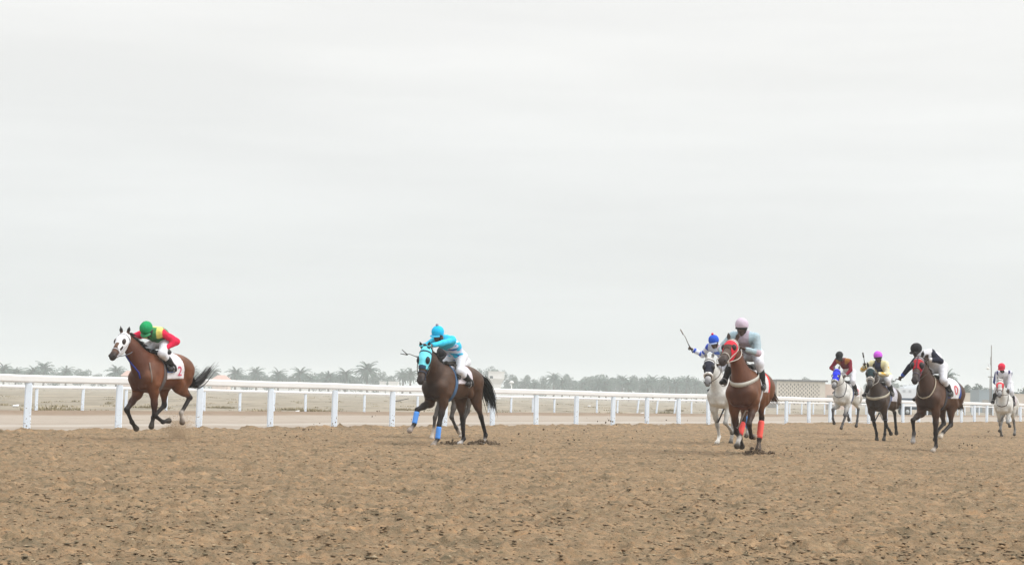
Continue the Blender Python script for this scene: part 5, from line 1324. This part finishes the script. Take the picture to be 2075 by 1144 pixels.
p_ = place(2005.5, 815, YP + 3); root = empty("short_pole", (p_.x, YP + 3, 0)); tag(root, "shorter thin pole standing just left of the tall grey pole", "pole")
h_ = place(2006, 763, YP + 3).z
m = MB(); m.tube([(0, 0, -0.5), (0.03, 0, h_)], [0.06, 0.05], 7); m.build("shaft", pole_m, root)
m = MB(); m.box((-0.09, -0.09, h_), (0.12, 0.09, h_ + 0.06)); m.build("cap", pole_m, root, smooth=False)

# ---------------------------------------------------------------- ground litter and scrub
tuft_m = material("dry_scrub", (0.34, 0.28, 0.18), 0.9, col2=(0.26, 0.23, 0.14), vscale=0.35)
r3 = np.random.default_rng(9); V = []; F = []
def tuft(cx, cy, cz, rad, hgt, nb_):
    for k in range(nb_):
        a = r3.uniform(0, 6.28); r_ = rad * math.sqrt(r3.random()); p_ = np.array((cx + r_ * math.cos(a), cy + r_ * math.sin(a), cz - 0.02)); d = np.array((math.cos(a) * r3.uniform(0.1, 0.9), math.sin(a) * r3.uniform(0.1, 0.9), 1.0)); d = unit(d) * hgt * r3.uniform(0.5, 1.1) * (1 - 0.5 * r_ / rad)
        sv = np.array((-math.sin(a + r3.uniform(-1, 1)), math.cos(a), 0)) * 0.018 * (1 + cy / 90); n0 = len(V); V.extend([p_ - sv, p_ + sv, p_ + d]); F.append((n0, n0 + 1, n0 + 2))
for k in range(420):
    y = 62 * math.exp(r3.uniform(0, 1.75)); x = r3.uniform(-0.45, 0.45) * y
    if far_out(np.array(x), np.array(y)) < 0.8: continue
    tuft(x, y, 0.0, r3.uniform(0.15, 0.9), r3.uniform(0.05, 0.20), 26)
for px, py, rad, hg in ((100, 833, 1.1, 0.42), (118, 836, 0.8, 0.25), (1350, 838, 0.9, 0.30), (1365, 832, 0.8, 0.35), (448, 826, 0.8, 0.22), (600, 830, 1.3, 0.25), (640, 833, 1.0, 0.22), (540, 834, 1.0, 0.22), (820, 830, 0.9, 0.2), (1250, 838, 0.7, 0.22), (300, 825, 1.2, 0.2)):
    d = _fw + _rt * ((px - WPX / 2) / FPX) - _up * ((py - 572.0) / FPX); k_ = -EYE / d.z; tuft(d.x * k_, d.y * k_, 0.0, rad, hg, 240)
tag(obj("dry_scrub", np.array(V), np.array(F), tuft_m, smooth=False), "low dry tufts of scrub on the pale land", "scrub", kind='stuff')
bag_m = material("white_plastic", (0.80, 0.82, 0.84), 0.4, var=0.05)
def bag(px, py, sz, label):
    d = _fw + _rt * ((px - WPX / 2) / FPX) - _up * ((py - 572.0) / FPX); k_ = -EYE / d.z
    V, F = sdf_mesh([Prim((-sz * 0.7, 0, sz * 0.25), (sz * 0.4, 0, sz * 0.35), sz * 0.35, sz * 0.42, k=sz * 0.3), Prim((sz * 0.5, 0, sz * 0.5), (sz * 0.9, 0.05, sz * 0.8), sz * 0.22, sz * 0.05, k=sz * 0.2)], sz * 0.12)
    V = V + 0.08 * sz * fbm(V[:, 0] * 6 / sz, V[:, 2] * 6 / sz, 3, 2)[:, None]
    o = obj("plastic_bag", V, F, bag_m); o.location = (d.x * k_, d.y * k_, 0.0); tag(o, label, "litter")
bag(32, 824, 0.15, "white plastic bag lying on the scrub near the left edge")
bag(1194, 823, 0.16, "white plastic bag on the scrub right of the sky blue horse")
bag(1301, 838, 0.12, "small white bag caught at the foot of the far rail")
bag(603, 834, 0.10, "small white bag behind the rail right of the lead horse")
# fallen pole on the scrub
d = _fw + _rt * ((792 - WPX / 2) / FPX) - _up * ((815 - 572.0) / FPX); k_ = -EYE / d.z; q = np.array((d.x * k_, d.y * k_, 0.05)); m = MB()
m.tube([q, q + np.array((0.8, 0.5, 0.16)), q + np.array((1.75, 1.0, 0.40))], [0.05, 0.045, 0.03], 7); m.tube([q + np.array((0.8, 0.5, 0.16)), q + np.array((1.0, 0.4, 0.05))], [0.035, 0.02], 5)
tag(m.build("dead_branch", material("dark_dead_wood", (0.05, 0.045, 0.04), 0.9)), "dark dead branch leaning on the scrub left of the sky blue horse", "branch")

# ---------------------------------------------------------------- flying soil
clod_m = material("soil_clod", (0.10, 0.07, 0.045), 0.95, var=0.3, vscale=20)
r4 = np.random.default_rng(12)
def clod(mb, c_, s_):
    ico = [(0, 0, 1), (0.9, 0, 0.3), (0.2, 0.85, 0.3), (-0.7, 0.5, 0.3), (-0.7, -0.5, 0.3), (0.2, -0.85, 0.3), (0.7, 0.5, -0.4), (-0.2, 0.85, -0.4), (-0.9, 0, -0.4), (-0.2, -0.85, -0.4), (0.7, -0.5, -0.4), (0, 0, -1)]
    f = [(0, 1, 2), (0, 2, 3), (0, 3, 4), (0, 4, 5), (0, 5, 1), (1, 6, 2), (2, 7, 3), (3, 8, 4), (4, 9, 5), (5, 10, 1), (2, 6, 7), (3, 7, 8), (4, 8, 9), (5, 9, 10), (1, 10, 6), (6, 11, 7), (7, 11, 8), (8, 11, 9), (9, 11, 10), (10, 11, 6)]
    k = r4.uniform(0.6, 1.3, 3); mb.add([np.array(c_) + s_ * k * np.array(v) * r4.uniform(0.7, 1.15) for v in ico], f)
def splash(mb, cen, dirv, n, spread, hmax, smin, smax):
    for k in range(n):
        f = r4.random() ** 0.8; c_ = np.array(cen) + np.array(dirv) * f + r4.normal(size=3) * spread * (0.3 + f) ; c_[2] = abs(c_[2]) * 0 + hmax * f * (1 - 0.55 * f) * r4.uniform(0.1, 1.6) + 0.01
        clod(mb, c_, r4.uniform(smin, smax) * (1 - 0.4 * f))
back = np.array((0.54, 0.84, 0))
m = MB()
splash(m, (-5.0, 34.2, 0), back * 6.0, 42, 0.20, 0.9, 0.010, 0.030)
splash(m, (-0.35, 34.6, 0), back * 8.0, 40, 0.22, 0.9, 0.012, 0.032)
splash(m, (5.0, 31.2, 0), back * 3.0, 22, 0.15, 0.5, 0.010, 0.028)
splash(m, (10.2, 38.2, 0), back * 3.0, 26, 0.18, 0.6, 0.010, 0.028)
splash(m, (10.8, 46.6, 0), back * 3.0, 18, 0.18, 0.5, 0.012, 0.028)
tag(m.build("flying_soil", clod_m, smooth=False), "dark clods of soil thrown up behind the galloping hooves", "soil", kind='stuff')
# loose clods lying all over the track
def scatter_clods(n, y0, y1, rad0, rad1, seed):
    g = np.random.default_rng(seed)
    y = y0 * np.exp(g.random(n) * math.log(y1 / y0)); x = g.uniform(-0.42, 0.42, n) * (y + 3); ok = near_in(x, y) > 0.15; x, y = x[ok], y[ok]; n = len(x)
    patch = fbm(x * 0.55, y * 0.45, 301, 3); s_ = rad0 + (rad1 - rad0) * g.random(n) ** 4.5; s_ *= 1 + 0.25 * np.clip(patch * 2, -0.6, 1)
    z = track_z(x, y) + 0.25 * s_
    oc = np.array([(1, 0, 0), (0.3, 0.95, 0.1), (-0.9, 0.3, 0), (-0.3, -0.95, 0), (0.1, 0.05, 0.75), (0, 0, -0.6)])
    fo = np.array([(0, 1, 4), (1, 2, 4), (2, 3, 4), (3, 0, 4), (1, 0, 5), (2, 1, 5), (3, 2, 5), (0, 3, 5)])
    a = g.uniform(0, 6.283, n); ca, sa = np.cos(a), np.sin(a); k = g.uniform(0.6, 1.5, (n, 3)) * np.array((1.3, 1.3, 0.6))
    v = oc[None] * k[:, None, :] * g.uniform(0.65, 1.25, (n, 6, 1)) * s_[:, None, None]
    V = np.stack([v[..., 0] * ca[:, None] - v[..., 1] * sa[:, None] + x[:, None], v[..., 0] * sa[:, None] + v[..., 1] * ca[:, None] + y[:, None], v[..., 2] + z[:, None]], -1).reshape(-1, 3)
    F = (fo[None] + 6 * np.arange(n)[:, None, None]).reshape(-1, 3)
    pal = np.array([(0.115, 0.094, 0.063), (0.150, 0.124, 0.082), (0.195, 0.145, 0.095), (0.245, 0.172, 0.108), (0.300, 0.208, 0.125), (0.36, 0.29, 0.195)])
    u = np.clip(g.random(n) * 0.999 - 0.06 * np.clip(patch * 3, -1, 1), 0, 0.999); w_ = np.searchsorted(np.cumsum([0.09, 0.14, 0.24, 0.28, 0.17, 0.08]), u).clip(0, 5)
    Cc = np.repeat(pal[w_] * g.uniform(0.85, 1.15, (n, 1)), 6, 0)
    return V, F, Cc
V, F, Cc = scatter_clods(115000, 7.5, 58.0, 0.004, 0.021, 31)
tag(obj("loose_clods", V, F, material("loose_clod", attr=True, rough=0.95, spec=0.1), col=Cc, smooth=False), "loose clods lying over the churned track", "soil", kind='stuff')
# sandy dust kicked up behind the leader: a cloud of grains
dust_m = material("dust_grain", (0.50, 0.385, 0.265), 0.95)
def spray(cx, cy, n, wid, dep, h0, h1, label):
    V = []; F = []
    for k in range(n):
        ang = r4.normal() * 0.35; hgt = r4.random() ** 1.6 * (h0 if r4.random() < 0.7 else h1)
        s_ = r4.uniform(0.003, 0.008); p_ = np.array((cx + r4.normal() * wid + hgt * ang, cy + r4.normal() * dep, hgt)); a = unit(r4.normal(size=3)); b_ = unit(np.cross(a, r4.normal(size=3))); n0 = len(V)
        V += [p_ - a * s_, p_ + b_ * s_, p_ + a * s_ * 1.6]; F.append((n0, n0 + 1, n0 + 2))
    tag(obj("sand_spray", np.array(V), np.array(F), dust_m, smooth=False), label, "dust", kind='stuff')
spray(-6.55, 33.35, 17000, 0.10, 0.26, 0.36, 0.52, "puff of tan sand kicked up by the lead horse's hind hoof")
q_ = h4.toe['LH']; spray(q_.x + 0.03, q_.y + 0.25, 6000, 0.09, 0.25, 0.25, 0.42, "thin sand spray round the chestnut horse's left hind hoof")
q_ = h8.toe['LH']; spray(q_.x + 0.15, q_.y + 0.5, 5500, 0.22, 0.35, 0.22, 0.40, "thin sand spray behind the dark red hooded horse")
q_ = h2.toe['LH']; spray(q_.x + 0.05, q_.y + 0.2, 3600, 0.14, 0.2, 0.14, 0.22, "low sand spray at the dark bay horse's hind hoof")
# crater of soil thrown round the dark bay's planted hind hoof
def crater(cx, cy, n, rad, mat_, label):
    m = MB()
    for k in range(n):
        a = r4.uniform(0, 6.28); r_ = rad * r4.random() ** 0.6; x = cx + r_ * math.cos(a); y = cy + r_ * math.sin(a) * 1.3; z = float(track_z(np.array([x]), np.array([y]))[0])
        clod(m, (x, y, z + 0.01 + 0.09 * r4.random() * (1 - r_ / rad)), r4.uniform(0.012, 0.040))
    tag(m.build("churned_soil", mat_, smooth=False), label, "soil", kind='stuff')

q_ = h2.toe['LH']
crater(q_.x, q_.y + 0.1, 240, 0.34, clod_m, "dark soil thrown up around the dark bay horse's planted hind hoof")
q_ = h2.toe['RH']
crater(q_.x - 0.1, q_.y + 0.1, 80, 0.28, clod_m, "small dark scrape of soil under the dark bay horse's belly")
q_ = h4.toe['LH']
crater(q_.x, q_.y + 0.05, 120, 0.34, clod_m, "dark soil disturbed under the chestnut horse's landing hoof")
# ================================================================ AIR
hz = bpy.data.materials.new("haze_air"); hz.use_nodes = True
t = hz.node_tree; t.nodes.remove(t.nodes["Principled BSDF"])
pv = t.nodes.new("ShaderNodeVolumePrincipled"); pv.inputs["Density"].default_value = 0.00080
pv.inputs["Color"].default_value = (0.89, 0.95, 0.975, 1); pv.inputs["Anisotropy"].default_value = 0.2
t.links.new(pv.outputs[0], t.nodes["Material Output"].inputs["Volume"])
mb = MB(); mb.box((-2700, -40, -2.0), (2700, 2600, 22.0))
hazeo = mb.build("haze", hz, smooth=False); tag(hazeo, kind='stuff')
